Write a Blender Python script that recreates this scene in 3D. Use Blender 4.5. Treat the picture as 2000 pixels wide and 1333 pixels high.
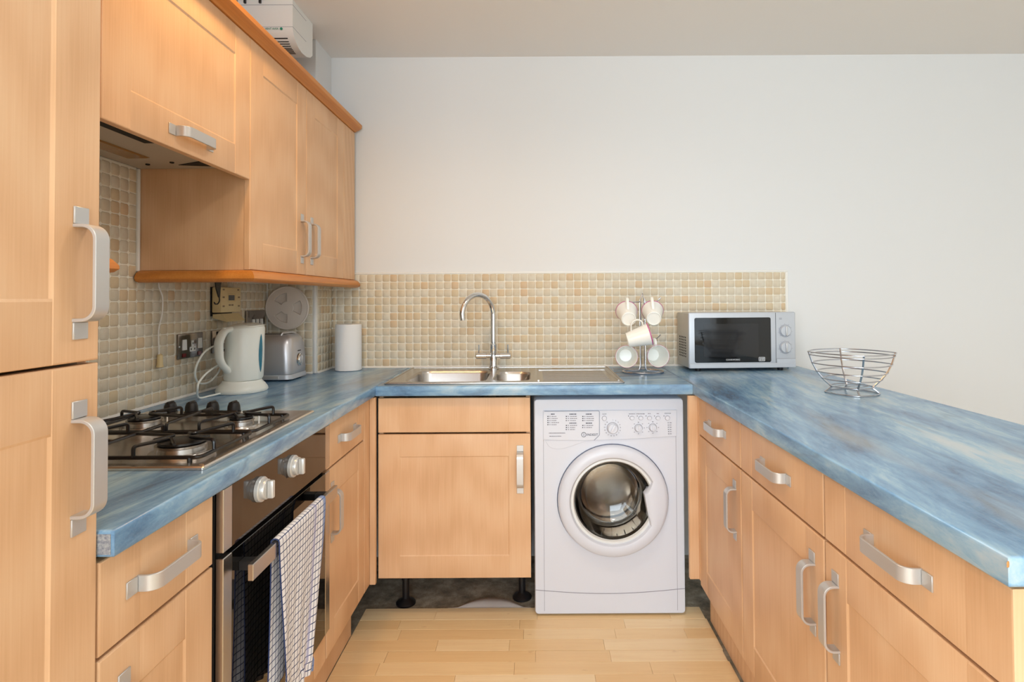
import bpy, bmesh, math, random
from mathutils import Vector, Matrix
random.seed(7)
PI = math.pi
for o in list(bpy.data.objects): bpy.data.objects.remove(o)
S = bpy.context.scene
COL = S.collection

# ------------------------------------------------------------------ camera
F, TH, RO, VPX, VPY, CZ = 1105.0, 0.019, 0.006, 1045.0, 582.0, 1.247
PPX, PPY = VPX, VPY - F * math.tan(TH)
f0 = Vector((0, math.cos(TH), math.sin(TH))); u0 = Vector((0, -math.sin(TH), math.cos(TH))); r0 = Vector((1, 0, 0))
CR = math.cos(RO) * r0 - math.sin(RO) * u0
CU = math.sin(RO) * r0 + math.cos(RO) * u0
cd = bpy.data.cameras.new('camera'); cam = bpy.data.objects.new('camera', cd); COL.objects.link(cam)
cd.sensor_width = 36; cd.sensor_fit = 'HORIZONTAL'; cd.lens = F / 2000 * 36
cd.shift_x = -(PPX - 1000) / 2000; cd.shift_y = (PPY - 666.5) / 2000
cd.clip_start = 0.02
cam.matrix_world = Matrix(((CR.x, CU.x, -f0.x, 0), (CR.y, CU.y, -f0.y, 0), (CR.z, CU.z, -f0.z, CZ), (0, 0, 0, 1)))
S.camera = cam
C0 = Vector((0, 0, CZ))
def ray(x, y): return f0 + CR * ((x - PPX) / F) + CU * ((PPY - y) / F)
def onX(x, y, c): d = ray(x, y); return C0 + d * (c / d.x)
def onY(x, y, c): d = ray(x, y); return C0 + d * (c / d.y)
def onZ(x, y, c): d = ray(x, y); return C0 + d * ((c - CZ) / d.z)

# ------------------------------------------------------------------ world, lights, exposure
S.view_settings.view_transform = 'Standard'
S.view_settings.look = 'None'
S.view_settings.gamma = 1.0
S.view_settings.use_curve_mapping = False
S.view_settings.exposure = -0.03
W_ = bpy.data.worlds.new('sky'); S.world = W_; W_.use_nodes = True
W_.node_tree.nodes['Background'].inputs[0].default_value = (0.80, 0.90, 1.0, 1)
W_.node_tree.nodes['Background'].inputs[1].default_value = 1.5
def area(name, loc, rot, sx, sy, energy, col):
    l = bpy.data.lights.new(name, 'AREA'); l.shape = 'RECTANGLE'; l.size = sx; l.size_y = sy; l.energy = energy; l.color = col
    o = bpy.data.objects.new(name, l); COL.objects.link(o); o.location = loc; o.rotation_euler = rot
    return o
# daylight from windows assumed in the walls behind the photographer
area('window_daylight', (-0.05, -3.10, 1.45), (PI / 2, 0, 0), 1.9, 1.7, 95, (0.78, 0.90, 1.0))
area('window_daylight', (2.35, -3.10, 1.45), (PI / 2, 0, 0), 1.7, 1.7, 14, (0.78, 0.90, 1.0))
area('window_daylight', (-1.21, -1.55, 1.40), (PI / 2, 0, -PI / 2), 1.6, 1.6, 48, (0.78, 0.90, 1.0))  # extra side window light, added to brighten the peninsula doors
def lamp(loc, energy, size, col, angle=150, blend=1.0):
    l = bpy.data.lights.new('ceiling_downlight_bulb', 'SPOT'); l.energy = energy; l.spot_size = math.radians(angle); l.spot_blend = blend
    l.shadow_soft_size = size; l.color = col
    o = bpy.data.objects.new('ceiling_downlight_bulb', l); COL.objects.link(o); o.location = loc
    return o
LAMPS = [(-0.66, 1.40), (0.25, 1.35), (0.25, -0.2), (1.9, 1.2), (1.9, -0.6)]  # first gives the warm hood glow; the other four are added fill
for i, (lx, ly) in enumerate(LAMPS):
    lamp((lx, ly, 2.405), (21, 26, 16, 5, 5)[i], 0.05 if i == 0 else 0.14, (1.0, 0.95, 0.90) if i else (1.0, 0.60, 0.22), 168, .7)

# ------------------------------------------------------------------ helpers
def lin(c):
    c = c / 255.0
    return c / 12.92 if c <= 0.04045 else ((c + 0.055) / 1.055) ** 2.4
def rgb(r, g, b): return (lin(r), lin(g), lin(b), 1)

class B:
    def __init__(s): s.bm = bmesh.new()
    def box(s, x0, x1, y0, y1, z0, z1, bev=0, seg=2):
        r = bmesh.ops.create_cube(s.bm, size=1)
        m = Matrix.Translation(((x0 + x1) / 2, (y0 + y1) / 2, (z0 + z1) / 2)) @ Matrix.Diagonal((abs(x1 - x0), abs(y1 - y0), abs(z1 - z0), 1))
        bmesh.ops.transform(s.bm, matrix=m, verts=r['verts'])
        if bev:
            ed = list({e for v in r['verts'] for e in v.link_edges})
            bmesh.ops.bevel(s.bm, geom=ed, offset=bev, segments=seg, affect='EDGES', profile=0.5)
        return s
    def loft(s, rings, cap0=True, cap1=True, closed=True):
        vs = [[s.bm.verts.new(p) for p in r] for r in rings]
        n = len(rings[0])
        for a, b in zip(vs[:-1], vs[1:]):
            for i in range(n if closed else n - 1):
                j = (i + 1) % n
                s.bm.faces.new((a[i], a[j], b[j], b[i]))
        if closed:
            if cap0: s.bm.faces.new(list(reversed(vs[0])))
            if cap1: s.bm.faces.new(vs[-1])
        return s
    def tube(s, pts, r, seg=8, closed=False):
        P = [Vector(p) for p in pts]; n = len(P)
        rr = r if isinstance(r, (list, tuple)) else [r] * n
        T = []
        for i in range(n):
            a = P[(i - 1) % n] if (closed or i > 0) else P[i]
            b = P[(i + 1) % n] if (closed or i < n - 1) else P[i]
            T.append((b - a).normalized())
        up = Vector((0, 0, 1)) if abs(T[0].z) < 0.9 else Vector((1, 0, 0))
        nrm = (up - T[0] * up.dot(T[0])).normalized(); rings = []
        for i in range(n):
            nrm = (nrm - T[i] * nrm.dot(T[i]))
            nrm = nrm.normalized() if nrm.length > 1e-6 else T[i].orthogonal().normalized()
            bn = T[i].cross(nrm)
            rings.append([P[i] + (nrm * math.cos(2 * PI * k / seg) + bn * math.sin(2 * PI * k / seg)) * rr[i] for k in range(seg)])
        if closed: rings.append(rings[0]); 
        if closed:
            vs = [[s.bm.verts.new(p) for p in q] for q in rings[:-1]]
            # best phase match when closing
            m = len(vs)
            for i in range(m):
                a, b = vs[i], vs[(i + 1) % m]; off = 0
                if i == m - 1:
                    off = min(range(seg), key=lambda k: (a[0].co - b[k].co).length)
                for k in range(seg):
                    s.bm.faces.new((a[k], a[(k + 1) % seg], b[(k + 1 + off) % seg], b[(k + off) % seg]))
        else: s.loft(rings)
        return s
    def lathe(s, prof, c=(0, 0, 0), axis='Z', seg=32, sx=1, sy=1, cap=True):
        rings = []
        for r, h in prof:
            ring = []
            for k in range(seg):
                a = 2 * PI * k / seg; x, y = r * math.cos(a) * sx, r * math.sin(a) * sy
                if axis == 'Z': p = (c[0] + x, c[1] + y, c[2] + h)
                elif axis == 'Y': p = (c[0] + x, c[1] + h, c[2] - y)
                else: p = (c[0] + h, c[1] + x, c[2] + y)
                ring.append(p)
            rings.append(ring)
        return s.loft(rings, cap, cap)
    def prism(s, poly, axis, a, b):
        def P(p, t):
            if axis == 'X': return (t, p[0], p[1])
            if axis == 'Y': return (p[0], t, p[1])
            return (p[0], p[1], t)
        return s.loft([[P(p, a) for p in poly], [P(p, b) for p in poly]])
    def mesh(s, name, sharp=35):
        bmesh.ops.remove_doubles(s.bm, verts=s.bm.verts, dist=1e-6)
        bmesh.ops.recalc_face_normals(s.bm, faces=s.bm.faces)
        m = bpy.data.meshes.new(name); s.bm.to_mesh(m); s.bm.free()
        return smooth(m, sharp)
def smooth(m, sharp=35):
    if sharp:
        m.polygons.foreach_set('use_smooth', [True] * len(m.polygons))
        m.set_sharp_from_angle(angle=math.radians(sharp))
    return m
WM = {}
I4 = Matrix.Identity(4)
def link(o, parent, M):
    COL.objects.link(o)
    if parent is not None:
        o.parent = parent; o.matrix_parent_inverse = WM[parent.name].inverted()
    o.matrix_basis = M; WM[o.name] = M
    return o
def obj(name, b, mat, parent=None, M=None, sharp=35):
    m = b.mesh(name, sharp) if isinstance(b, B) else b
    if mat is not None and not m.materials: m.materials.append(mat)
    return link(bpy.data.objects.new(name, m), parent, M if M is not None else I4.copy())
def thing(name, loc, label, cat, group=None, M=None):
    o = link(bpy.data.objects.new(name, None), None, M if M is not None else Matrix.Translation(loc))
    o.empty_display_size = 0.05
    return tag(o, label, cat, group)
def tag(o, label, cat, group=None):
    o['label'] = label; o['category'] = cat
    if group: o['group'] = group
    return o
def struct(o): o['kind'] = 'structure'; return o
def fillet(pts, r, n=5, closed=False):
    P = [Vector(p) for p in pts]; out = []; N = len(P)
    for i in range(N):
        if not closed and i in (0, N - 1): out.append(P[i]); continue
        a, b, c = P[i - 1], P[i], P[(i + 1) % N]
        d1, d2 = (a - b), (c - b)
        rr = min(r, d1.length * .45, d2.length * .45)
        p1, p2 = b + d1.normalized() * rr, b + d2.normalized() * rr
        for k in range(n + 1):
            t = k / n; out.append(p1 * (1 - t) ** 2 + b * 2 * t * (1 - t) + p2 * t * t)
    return out
def rrect(x0, x1, y0, y1, r, n=6):
    out = []
    for cx, cy, a0 in ((x1 - r, y1 - r, 0), (x0 + r, y1 - r, PI / 2), (x0 + r, y0 + r, PI), (x1 - r, y0 + r, 1.5 * PI)):
        for k in range(n + 1):
            a = a0 + PI / 2 * k / n; out.append((cx + r * math.cos(a), cy + r * math.sin(a)))
    return out
def circ(cx, cy, r, n=48): return [(cx + r * math.cos(2 * PI * k / n), cy + r * math.sin(2 * PI * k / n)) for k in range(n)]
def ev_mesh(o, name):
    COL.objects.link(o); dg = bpy.context.evaluated_depsgraph_get()
    m = bpy.data.meshes.new_from_object(o.evaluated_get(dg)); m.name = name
    d = o.data; bpy.data.objects.remove(o)
    return m
def plate(name, loops, thick, bev=0.0, seg=2):
    """flat plate in XY, z 0..thick, first loop outer, others holes"""
    cu = bpy.data.curves.new(name, 'CURVE'); cu.dimensions = '2D'; cu.fill_mode = 'BOTH'
    cu.extrude = thick / 2 - bev; cu.bevel_depth = bev; cu.bevel_resolution = seg; cu.offset = -bev
    for L in loops:
        sp = cu.splines.new('POLY'); sp.points.add(len(L) - 1); sp.use_cyclic_u = True
        for p, q in zip(sp.points, L): p.co = (q[0], q[1], 0, 1)
    m = ev_mesh(bpy.data.objects.new(name, cu), name)
    m.transform(Matrix.Translation((0, 0, thick / 2)))
    return smooth(m, 35)
TXT = {}
def text(name, s, size, mat, parent, M, align='CENTER', depth=0.0003):
    key = (s, size, align)
    if key not in TXT:
        cu = bpy.data.curves.new('lettering', 'FONT'); cu.body = s; cu.size = size; cu.align_x = align; cu.align_y = 'CENTER'; cu.extrude = depth
        cu.resolution_u = 2
        TXT[key] = ev_mesh(bpy.data.objects.new('lettering', cu), 'lettering')
    m = TXT[key].copy(); m.materials.clear(); m.materials.append(mat)
    return link(bpy.data.objects.new(name, m), parent, M)
RX90 = Matrix.Rotation(PI / 2, 4, 'X')
def T(x, y, z): return Matrix.Translation((x, y, z))
def RZ(d): return Matrix.Rotation(math.radians(d), 4, 'Z')

# ------------------------------------------------------------------ materials
def mat(name, col, rough=0.5, metal=0.0, **k):
    m = bpy.data.materials.new(name); m.use_nodes = True
    b = m.node_tree.nodes['Principled BSDF']
    b.inputs['Base Color'].default_value = col; b.inputs['Roughness'].default_value = rough; b.inputs['Metallic'].default_value = metal
    for q, v in k.items(): b.inputs[q.replace('_', ' ')].default_value = v
    return m
class N:
    def __init__(s, m): s.m = m; s.t = m.node_tree; s.b = s.t.nodes['Principled BSDF']
    def n(s, typ, **k):
        x = s.t.nodes.new('ShaderNode' + typ)
        for q, v in k.items():
            if hasattr(x, q): setattr(x, q, v)
            else: x.inputs[q].default_value = v
        return x
    def l(s, a, b): s.t.links.new(a, b)
    def ramp(s, fac, stops):
        r = s.n('ValToRGB'); e = r.color_ramp.elements
        while len(e) < len(stops): e.new(0.5)
        for el, (p, c) in zip(e, stops): el.position = p; el.color = c
        s.l(fac, r.inputs[0]); return r.outputs[0]
    def mix(s, fac, a, b, mode='MIX'):
        x = s.n('Mix'); x.data_type = 'RGBA'; x.blend_type = mode
        for v, i in ((fac, 0), (a, 6), (b, 7)):
            if hasattr(v, 'links') or hasattr(v, 'node'): s.l(v, x.inputs[i])
            else: x.inputs[i].default_value = v
        return x.outputs[2]
    def math(s, op, a, b=None):
        x = s.n('Math'); x.operation = op
        for v, i in ((a, 0), (b, 1)):
            if v is None: continue
            if hasattr(v, 'node'): s.l(v, x.inputs[i])
            else: x.inputs[i].default_value = v
        return x.outputs[0]
    def mapping(s, src, scale=(1, 1, 1), rot=(0, 0, 0), loc=None):
        x = s.n('Mapping'); s.l(src, x.inputs[0]); x.inputs['Scale'].default_value = scale; x.inputs['Rotation'].default_value = rot
        if loc is not None: s.l(loc, x.inputs['Location'])
        return x.outputs[0]
    def noise(s, vec, scale, detail=4, rough=.5, dist=0):
        x = s.n('TexNoise'); s.l(vec, x.inputs['Vector']); x.inputs['Scale'].default_value = scale; x.inputs['Detail'].default_value = detail
        x.inputs['Roughness'].default_value = rough; x.inputs['Distortion'].default_value = dist
        return x.outputs['Fac']
    def bump(s, h, strength=.1, dist=.001):
        x = s.n('Bump'); s.l(h, x.inputs['Height']); x.inputs['Strength'].default_value = strength; x.inputs['Distance'].default_value = dist
        s.l(x.outputs[0], s.b.inputs['Normal'])
def wood(name, c_dark, c_mid, c_light, rough=.42, horizontal=False):
    m = mat(name, c_mid, rough); n = N(m)
    tc = n.n('TexCoord'); oi = n.n('ObjectInfo')
    cb = n.n('CombineXYZ'); n.l(n.math('MULTIPLY', oi.outputs['Random'], 37.0), cb.inputs[0]); n.l(n.math('MULTIPLY', oi.outputs['Random'], 11.0), cb.inputs[2])
    sc = (9, 9, 0.9) if not horizontal else (9, 0.9, 9)
    v = n.mapping(tc.outputs['Object'], sc, (0, 0, 0), cb.outputs[0])
    flame = n.noise(v, 0.85, 4, .5, 1.2)
    w = n.n('TexWave'); n.l(n.mapping(tc.outputs['Object'], (1, 1, .16) if not horizontal else (1, .16, 1), (0, 0, 0), cb.outputs[0]), w.inputs['Vector'])
    w.wave_type = 'RINGS'; w.inputs['Scale'].default_value = 9; w.inputs['Distortion'].default_value = 6; w.inputs['Detail'].default_value = 2; w.inputs['Detail Scale'].default_value = .7
    fine = n.noise(n.mapping(tc.outputs['Object'], (260, 260, 6) if not horizontal else (260, 6, 260)), 1.0, 2, .6)
    fac = n.math('ADD', n.math('MULTIPLY', flame, .50), n.math('ADD', n.math('MULTIPLY', w.outputs['Fac'], .17), n.math('MULTIPLY', fine, .36)))
    col = n.ramp(fac, [(.30, c_dark), (.52, c_mid), (.75, c_light)])
    fl = n.noise(n.mapping(tc.outputs['Object'], (120, 120, 22) if not horizontal else (120, 22, 120), (0, 0, 0), cb.outputs[0]), 1.0, 2, .5)
    col = n.mix(n.ramp(fl, [(.70, (0, 0, 0, 1)), (.80, (.35, .35, .35, 1))]), col, c_dark)
    n.l(col, n.b.inputs['Base Color'])
    n.b.inputs['Specular IOR Level'].default_value = .35
    return m
M_wood = wood('maple_laminate', rgb(213, 168, 126), rgb(224, 181, 140), rgb(231, 193, 154))
M_pelmet = wood('stained_trim_wood', rgb(182, 110, 44), rgb(204, 130, 58), rgb(220, 150, 76), .35, True)
M_wall = mat('wall_paint', rgb(226, 226, 225), .75)
M_ceil = mat('ceiling_paint', rgb(238, 235, 232), .85)
M_handle = mat('satin_aluminium', rgb(200, 198, 196), .38, .55)
M_steel = mat('brushed_steel', rgb(188, 184, 180), .27, 1.0)
n = N(M_steel); tc = n.n('TexCoord'); n.bump(n.noise(n.mapping(tc.outputs['Object'], (900, 14, 14)), 1, 2), .05, .0004)
M_hob = mat('hob_steel', rgb(222, 214, 204), .24, .95)
M_chrome = mat('chrome', rgb(225, 225, 225), .06, 1.0)
M_wire = mat('chrome_wire', rgb(196, 196, 200), .22, 1.0)
M_wp = mat('white_plastic', rgb(236, 236, 232), .35)
M_cream = mat('aged_cream_plastic', rgb(222, 200, 150), .45)
M_kettle = mat('kettle_plastic', rgb(243, 246, 238), .28)
M_black = mat('black_enamel', rgb(20, 19, 20), .28)
M_bplast = mat('black_plastic', rgb(22, 20, 22), .42)
M_oglass = mat('oven_glass', rgb(8, 7, 7), .03, 0, Specular_IOR_Level=.9)
M_opanel = mat('oven_panel_glass', rgb(38, 24, 16), .05, 0, Specular_IOR_Level=.6)
M_dark = mat('dark_void', rgb(18, 14, 12), .8)
M_washer = mat('washer_white', rgb(218, 223, 234), .32)
M_knobw = mat('knob_white', rgb(206, 204, 200), .3, .3)
M_text = mat('dark_print', rgb(44, 46, 66), .6)
M_tgrey = mat('grey_print', rgb(140, 140, 152), .6)
M_twhite = mat('white_print', rgb(225, 225, 225), .6)
M_tgreen = mat('green_print', rgb(20, 140, 110), .6)
M_ring = mat('blue_grey_seam', rgb(92, 104, 130), .5)
M_rubber = mat('grey_rubber', rgb(88, 90, 92), .55)
M_drum = mat('drum_steel', rgb(178, 164, 150), .22, 1.0)
M_silver = mat('silver_paint', rgb(196, 200, 206), .36, .25)
M_mside = mat('grey_metal_casing', rgb(190, 186, 178), .4, .4)
M_mglass = mat('microwave_glass', rgb(8, 8, 9), .04, 0, Specular_IOR_Level=.5)
M_mscreen = mat('microwave_mesh_screen', rgb(26, 26, 28), .08)
M_toast = mat('toaster_steel', rgb(206, 206, 210), .34, .75)
M_paper = mat('paper_towel', rgb(238, 238, 238), .9)
n = N(M_paper); tc = n.n('TexCoord'); n.bump(n.noise(n.mapping(tc.outputs['Object'], (1, 1, 1)), 220, 2), .25, .001)
M_card = mat('cardboard', rgb(150, 128, 104), .9)
M_ceram = mat('white_ceramic', rgb(242, 240, 232), .22)
M_pink = mat('pink_glaze', rgb(190, 80, 140), .3)
M_gauge = mat('blue_gauge', rgb(26, 122, 150), .15)
M_disc = mat('grey_lid_plastic', rgb(226, 214, 202), .5)
M_red = mat('red_neon', rgb(110, 20, 18), .3)
M_seal = mat('white_sealant', rgb(236, 234, 228), .5)
M_grout = mat('grout', rgb(236, 230, 214), .9)
M_foam = mat('foam_underlay', rgb(200, 194, 190), .9)
M_lampm = mat('downlight_trim', rgb(230, 230, 230), .3)
M_hoodp = mat('hood_grey_plastic', rgb(176, 166, 152), .5)
M_hoodl = mat('hood_lamp_cover', rgb(150, 110, 60), .25)
M_chip = mat('raw_chipboard', rgb(196, 140, 80), .9)
M_bulb = mat('bulb_face', (1, .9, .75, 1), .5)
M_bulb.node_tree.nodes['Principled BSDF'].inputs['Emission Color'].default_value = (1, .82, .6, 1)
M_bulb.node_tree.nodes['Principled BSDF'].inputs['Emission Strength'].default_value = 6
# glass
M_glass = bpy.data.materials.new('clear_glass'); M_glass.use_nodes = True
b_ = M_glass.node_tree.nodes['Principled BSDF']; b_.inputs['Transmission Weight'].default_value = 1; b_.inputs['Roughness'].default_value = .01; b_.inputs['IOR'].default_value = 1.45
b_.inputs['Base Color'].default_value = (.90, .93, .93, 1)
# worktop: blue marble laminate
def worktop_mat(deg, name):
    m = mat(name, rgb(110, 150, 185), .24); n = N(m)
    g = n.n('NewGeometry'); v = n.mapping(g.outputs['Position'], (1, 1, 1), (0, 0, math.radians(deg)))
    a = n.noise(n.mapping(v, (3.8, 1.05, 3.8)), 1.5, 6, .6, .7)
    f = n.noise(n.mapping(v, (20, 3.6, 20)), 1.8, 8, .7, .6)
    fac = n.math('ADD', n.math('MULTIPLY', a, .66), n.math('MULTIPLY', f, .34))
    col = n.ramp(fac, [(.36, rgb(64, 92, 124)), (.44, rgb(92, 132, 170)), (.51, rgb(118, 160, 194)), (.57, rgb(150, 184, 206)), (.66, rgb(190, 202, 208))])
    d = n.noise(n.mapping(v, (4.0, .45, 4.0)), 1.6, 3, .5, .25)
    vein = n.ramp(n.math('ABSOLUTE', n.math('SUBTRACT', d, .5)), [(.0, (1, 1, 1, 1)), (.012, (0, 0, 0, 1))])
    col = n.mix(n.math('MULTIPLY', vein, .30), col, rgb(84, 104, 122))
    sp = n.noise(g.outputs['Position'], 240, 2, .6)
    col = n.mix(n.math('MULTIPLY', n.math('SUBTRACT', sp, .3), .28), col, rgb(170, 188, 200))
    warm = n.ramp(n.noise(n.mapping(v, (3.2, .6, 3.2)), 1.7, 3, .5, .3), [(.54, (0, 0, 0, 1)), (.72, (1, 1, 1, 1))])
    col = n.mix(n.math('MULTIPLY', warm, .5), col, rgb(180, 184, 178))
    n.l(col, n.b.inputs['Base Color'])
    return m
M_top = worktop_mat(8, 'blue_marble_laminate'); M_topx = worktop_mat(80, 'blue_marble_laminate_crosswise')
def rnd(n):
    oi = n.n('ObjectInfo'); g = n.n('NewGeometry')
    return n.math('FRACT', n.math('ADD', n.math('MULTIPLY', oi.outputs['Random'], 7.31), n.math('MULTIPLY', g.outputs['Random Per Island'], 3.77))), g
def tile_mat():
    m = mat('tumbled_stone_tile', rgb(214, 196, 166), .62); n = N(m); r, g = rnd(n)
    base = n.ramp(r, [(0, rgb(216, 208, 190)), (.35, rgb(213, 200, 176)), (.65, rgb(213, 197, 170)), (.88, rgb(212, 192, 158)), (1, rgb(212, 183, 148))])
    s1 = n.noise(g.outputs['Position'], 60, 4, .6)
    col = n.mix(n.ramp(s1, [(.42, (0, 0, 0, 1)), (.75, (.35, .35, .35, 1))]), base, rgb(198, 176, 146))
    n.l(col, n.b.inputs['Base Color']); n.bump(n.noise(g.outputs['Position'], 320, 3, .6), .25, .0008)
    return m
M_tile = tile_mat()
def floor_mat():
    m = mat('beech_laminate_floor', rgb(214, 176, 122), .34); n = N(m); r, g = rnd(n)
    base = n.ramp(r, [(0, rgb(234, 198, 146)), (.5, rgb(240, 209, 160)), (1, rgb(246, 222, 180))])
    cb = n.n('CombineXYZ'); n.l(n.math('MULTIPLY', r, 9.0), cb.inputs[0])
    gr = n.noise(n.mapping(g.outputs['Position'], (2.2, 42, 1), (0, 0, 0), cb.outputs[0]), 1.6, 5, .62, .6)
    col = n.mix(n.ramp(gr, [(.45, (0, 0, 0, 1)), (.80, (.4, .4, .4, 1))]), base, rgb(220, 176, 122))
    kn = n.noise(n.mapping(g.outputs['Position'], (9, 22, 1)), 1.7, 2, .5)
    col = n.mix(n.ramp(kn, [(.70, (0, 0, 0, 1)), (.82, (.5, .5, .5, 1))]), col, rgb(170, 116, 66))
    n.l(col, n.b.inputs['Base Color'])
    return m
M_floor = floor_mat()
def concrete():
    m = mat('dusty_concrete', rgb(120, 108, 92), .95); n = N(m); g = n.n('NewGeometry')
    a = n.noise(g.outputs['Position'], 14, 8, .7)
    n.l(n.ramp(a, [(.3, rgb(92, 84, 74)), (.5, rgb(150, 140, 122)), (.7, rgb(196, 186, 168))]), n.b.inputs['Base Color'])
    n.bump(a, .6, .01); return m
M_conc = concrete()
def towel_mat():
    m = mat('checked_cotton', rgb(232, 230, 232), .95); n = N(m); tc = n.n('TexCoord')
    sep = n.n('SeparateXYZ'); n.l(tc.outputs['UV'], sep.inputs[0])
    def lines(o, f, w): return n.math('LESS_THAN', n.math('FRACT', n.math('MULTIPLY', o, f)), w)
    U, V = sep.outputs[0], sep.outputs[1]      # metres
    ln = n.math('MAXIMUM', lines(U, 1 / .0165, .13), lines(V, 1 / .0165, .13))
    col = n.mix(ln, rgb(236, 234, 236), rgb(48, 62, 104))
    edge = n.math('GREATER_THAN', U, .268)
    col = n.mix(n.math('MULTIPLY', edge, .75), col, rgb(86, 122, 184))
    band = n.math('MULTIPLY', n.math('GREATER_THAN', U, .205), n.math('LESS_THAN', U, .222))
    col = n.mix(n.math('MULTIPLY', band, .5), col, rgb(150, 150, 196))
    n.l(col, n.b.inputs['Base Color']); n.bump(n.noise(tc.outputs['UV'], 900, 2), .3, .0006)
    return m
M_towel = towel_mat()

# ------------------------------------------------------------------ key dimensions
XL, YB, ZC = -1.225, 2.775, 2.44          # left wall, back wall, ceiling
XR, YF = 3.4, -3.15                        # far sides of the room
DL, DR, DB = -0.64, 0.622, 2.21            # door planes: left run, peninsula, back run
WL, WR, WB = -0.617, 0.605, 2.185          # worktop front edges
WX1 = 1.266                                # peninsula outer edge
PE = 0.733                                 # peninsula near end
BX, BY = -1.0, 2.575                       # pipe boxing: side X, front Y
ZT = 0.91

# ------------------------------------------------------------------ room shell
floor = struct(obj('floor', B().box(XL, XR, YF, YB, -.12, -.009), M_conc))
wall_back = struct(obj('wall_back', B().box(XL - .1, XR + .1, YB, YB + .1, -.12, ZC + .1), M_wall))
wall_left = struct(obj('wall_left', plate('wall_left', [[(YF - .1, -.12), (YB, -.12), (YB, ZC + .1), (YF - .1, ZC + .1)], rrect(-2.35, -.75, .6, 2.2, .001, 1)], .1), M_wall, None, T(XL - .1, 0, 0) @ RZ(90) @ RX90))
wall_right = struct(obj('wall_right', B().box(XR, XR + .1, YF - .1, YB, -.12, ZC + .1), M_wall))
ceiling = struct(obj('ceiling', B().box(XL, XR, YF, YB, ZC, ZC + .1), M_ceil))
m = plate('wall_front', [[(XL - .1, -.12), (XR + .1, -.12), (XR + .1, ZC + .1), (XL - .1, ZC + .1)], rrect(-1.0, .9, .6, 2.3, .001, 1), rrect(1.5, 3.2, .6, 2.3, .001, 1)], .1)
wall_front = struct(obj('wall_front', m, M_wall, None, T(0, YF, 0) @ RX90))
for i, (a, b) in enumerate(((-1.0, .9), (1.5, 3.2))):
    fr = B()
    for x0, x1, z0, z1 in ((a, a + .05, .6, 2.3), (b - .05, b, .6, 2.3), (a + .05, b - .05, .6, .65), (a + .05, b - .05, 2.25, 2.3), ((a + b) / 2 - .025, (a + b) / 2 + .025, .65, 2.25)):
        fr.box(x0, x1, YF - .07, YF - .02, z0, z1)
    w = struct(obj('window_%d' % (i + 1), fr, M_wp))
    for x0, x1 in ((a + .05, (a + b) / 2 - .025), ((a + b) / 2 + .025, b - .05)):
        obj('pane', B().box(x0, x1, YF - .05, YF - .044, .65, 2.25), M_glass, w)
fr = B()
for y0, y1, z0, z1 in ((-2.35, -2.30, .6, 2.2), (-.80, -.75, .6, 2.2), (-2.30, -.80, .6, .65), (-2.30, -.80, 2.15, 2.2), (-1.575, -1.525, .65, 2.15)): fr.box(XL - .08, XL - .03, y0, y1, z0, z1)
w = struct(obj('window_3', fr, M_wp))  # unseen window added in the left wall to light the peninsula doors
for y0, y1 in ((-2.30, -1.575), (-1.525, -.80)): obj('pane', B().box(XL - .06, XL - .054, y0, y1, .65, 2.15), M_glass, w)
boxing = struct(obj('wall_boxing', B().box(XL, BX, BY, YB, ZT + .0005, ZC), M_wall))
for i, (lx, ly) in enumerate(LAMPS):  # fittings for the hob lamp and the four added fill lamps
    t = thing('ceiling_downlight', (lx, ly, ZC), ['round recessed ceiling downlight above the hob', 'round recessed ceiling downlight above the kitchen floor', 'round recessed ceiling downlight behind the peninsula end', 'round recessed ceiling downlight over the side beyond the peninsula', 'round recessed ceiling downlight near the windows'][i], 'light', 'ceiling downlights')
    obj('rim', B().lathe([(.036, 0), (.045, 0), (.045, -.006), (.036, -.008), (.036, 0)], (lx, ly, ZC), cap=False, seg=24), M_lampm, t)
    obj('lamp_face', B().lathe([(.034, -.0005), (.034, -.003)], (lx, ly, ZC), seg=24), M_bulb, t)

# floor planks : strips 65 mm wide running left-right
def plank_mesh(w, l):
    b = B(); b.box(0, l - .0006, 0, w - .0006, -.0088, 0, .0006, 1); return b.mesh('plank', 30)
PM = {}
def plank_obj(x, y, l, w):
    k = (round(l, 3), round(w, 4))
    if k not in PM: PM[k] = plank_mesh(w, l); PM[k].materials.append(M_floor)
    return link(bpy.data.objects.new('plank', PM[k]), floor, T(x, y, 0))
rows = []
y = 2.300; r = 0
SW = .0645
while y > YF + .05:
    gap = .0016 if r % 3 == 1 else .0002
    w = SW if r else .082
    y0 = y - w
    rows.append((y0, w - gap)); y = y0; r += 1
rest = B()
for i, (y0, w) in enumerate(rows):
    rr = random.Random(i * 13 + 5)
    if y0 > 1.05: x, xe = -.687, .657 - (.004 * (i % 4 == 0))
    else: x, xe = XL + .002, XR - .002
    first = True
    while x < xe - .001:
        l = rr.choice((.26, .34, .40, .46, .52))
        if first: l *= rr.uniform(.4, 1); first = False
        l = min(l, xe - x)
        if xe - x - l < .06: l = xe - x
        if y0 > 1.05: plank_obj(x, y0, l, w)
        else: rest.box(x, x + l - .0006, y0, y0 + w - .0004, -.0088, 0)
        x += l
for i in range(26):      # beyond the peninsula
    yy = 1.10 + i * .0645
    x = 1.23
    while x < XR - .01:
        l = min(random.choice((.34, .46, .52)), XR - .002 - x); rest.box(x, x + l - .0006, yy, yy + .064, -.0088, 0); x += l
q = obj('plank_field', rest, M_floor, floor); q['kind'] = 'stuff'

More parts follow.
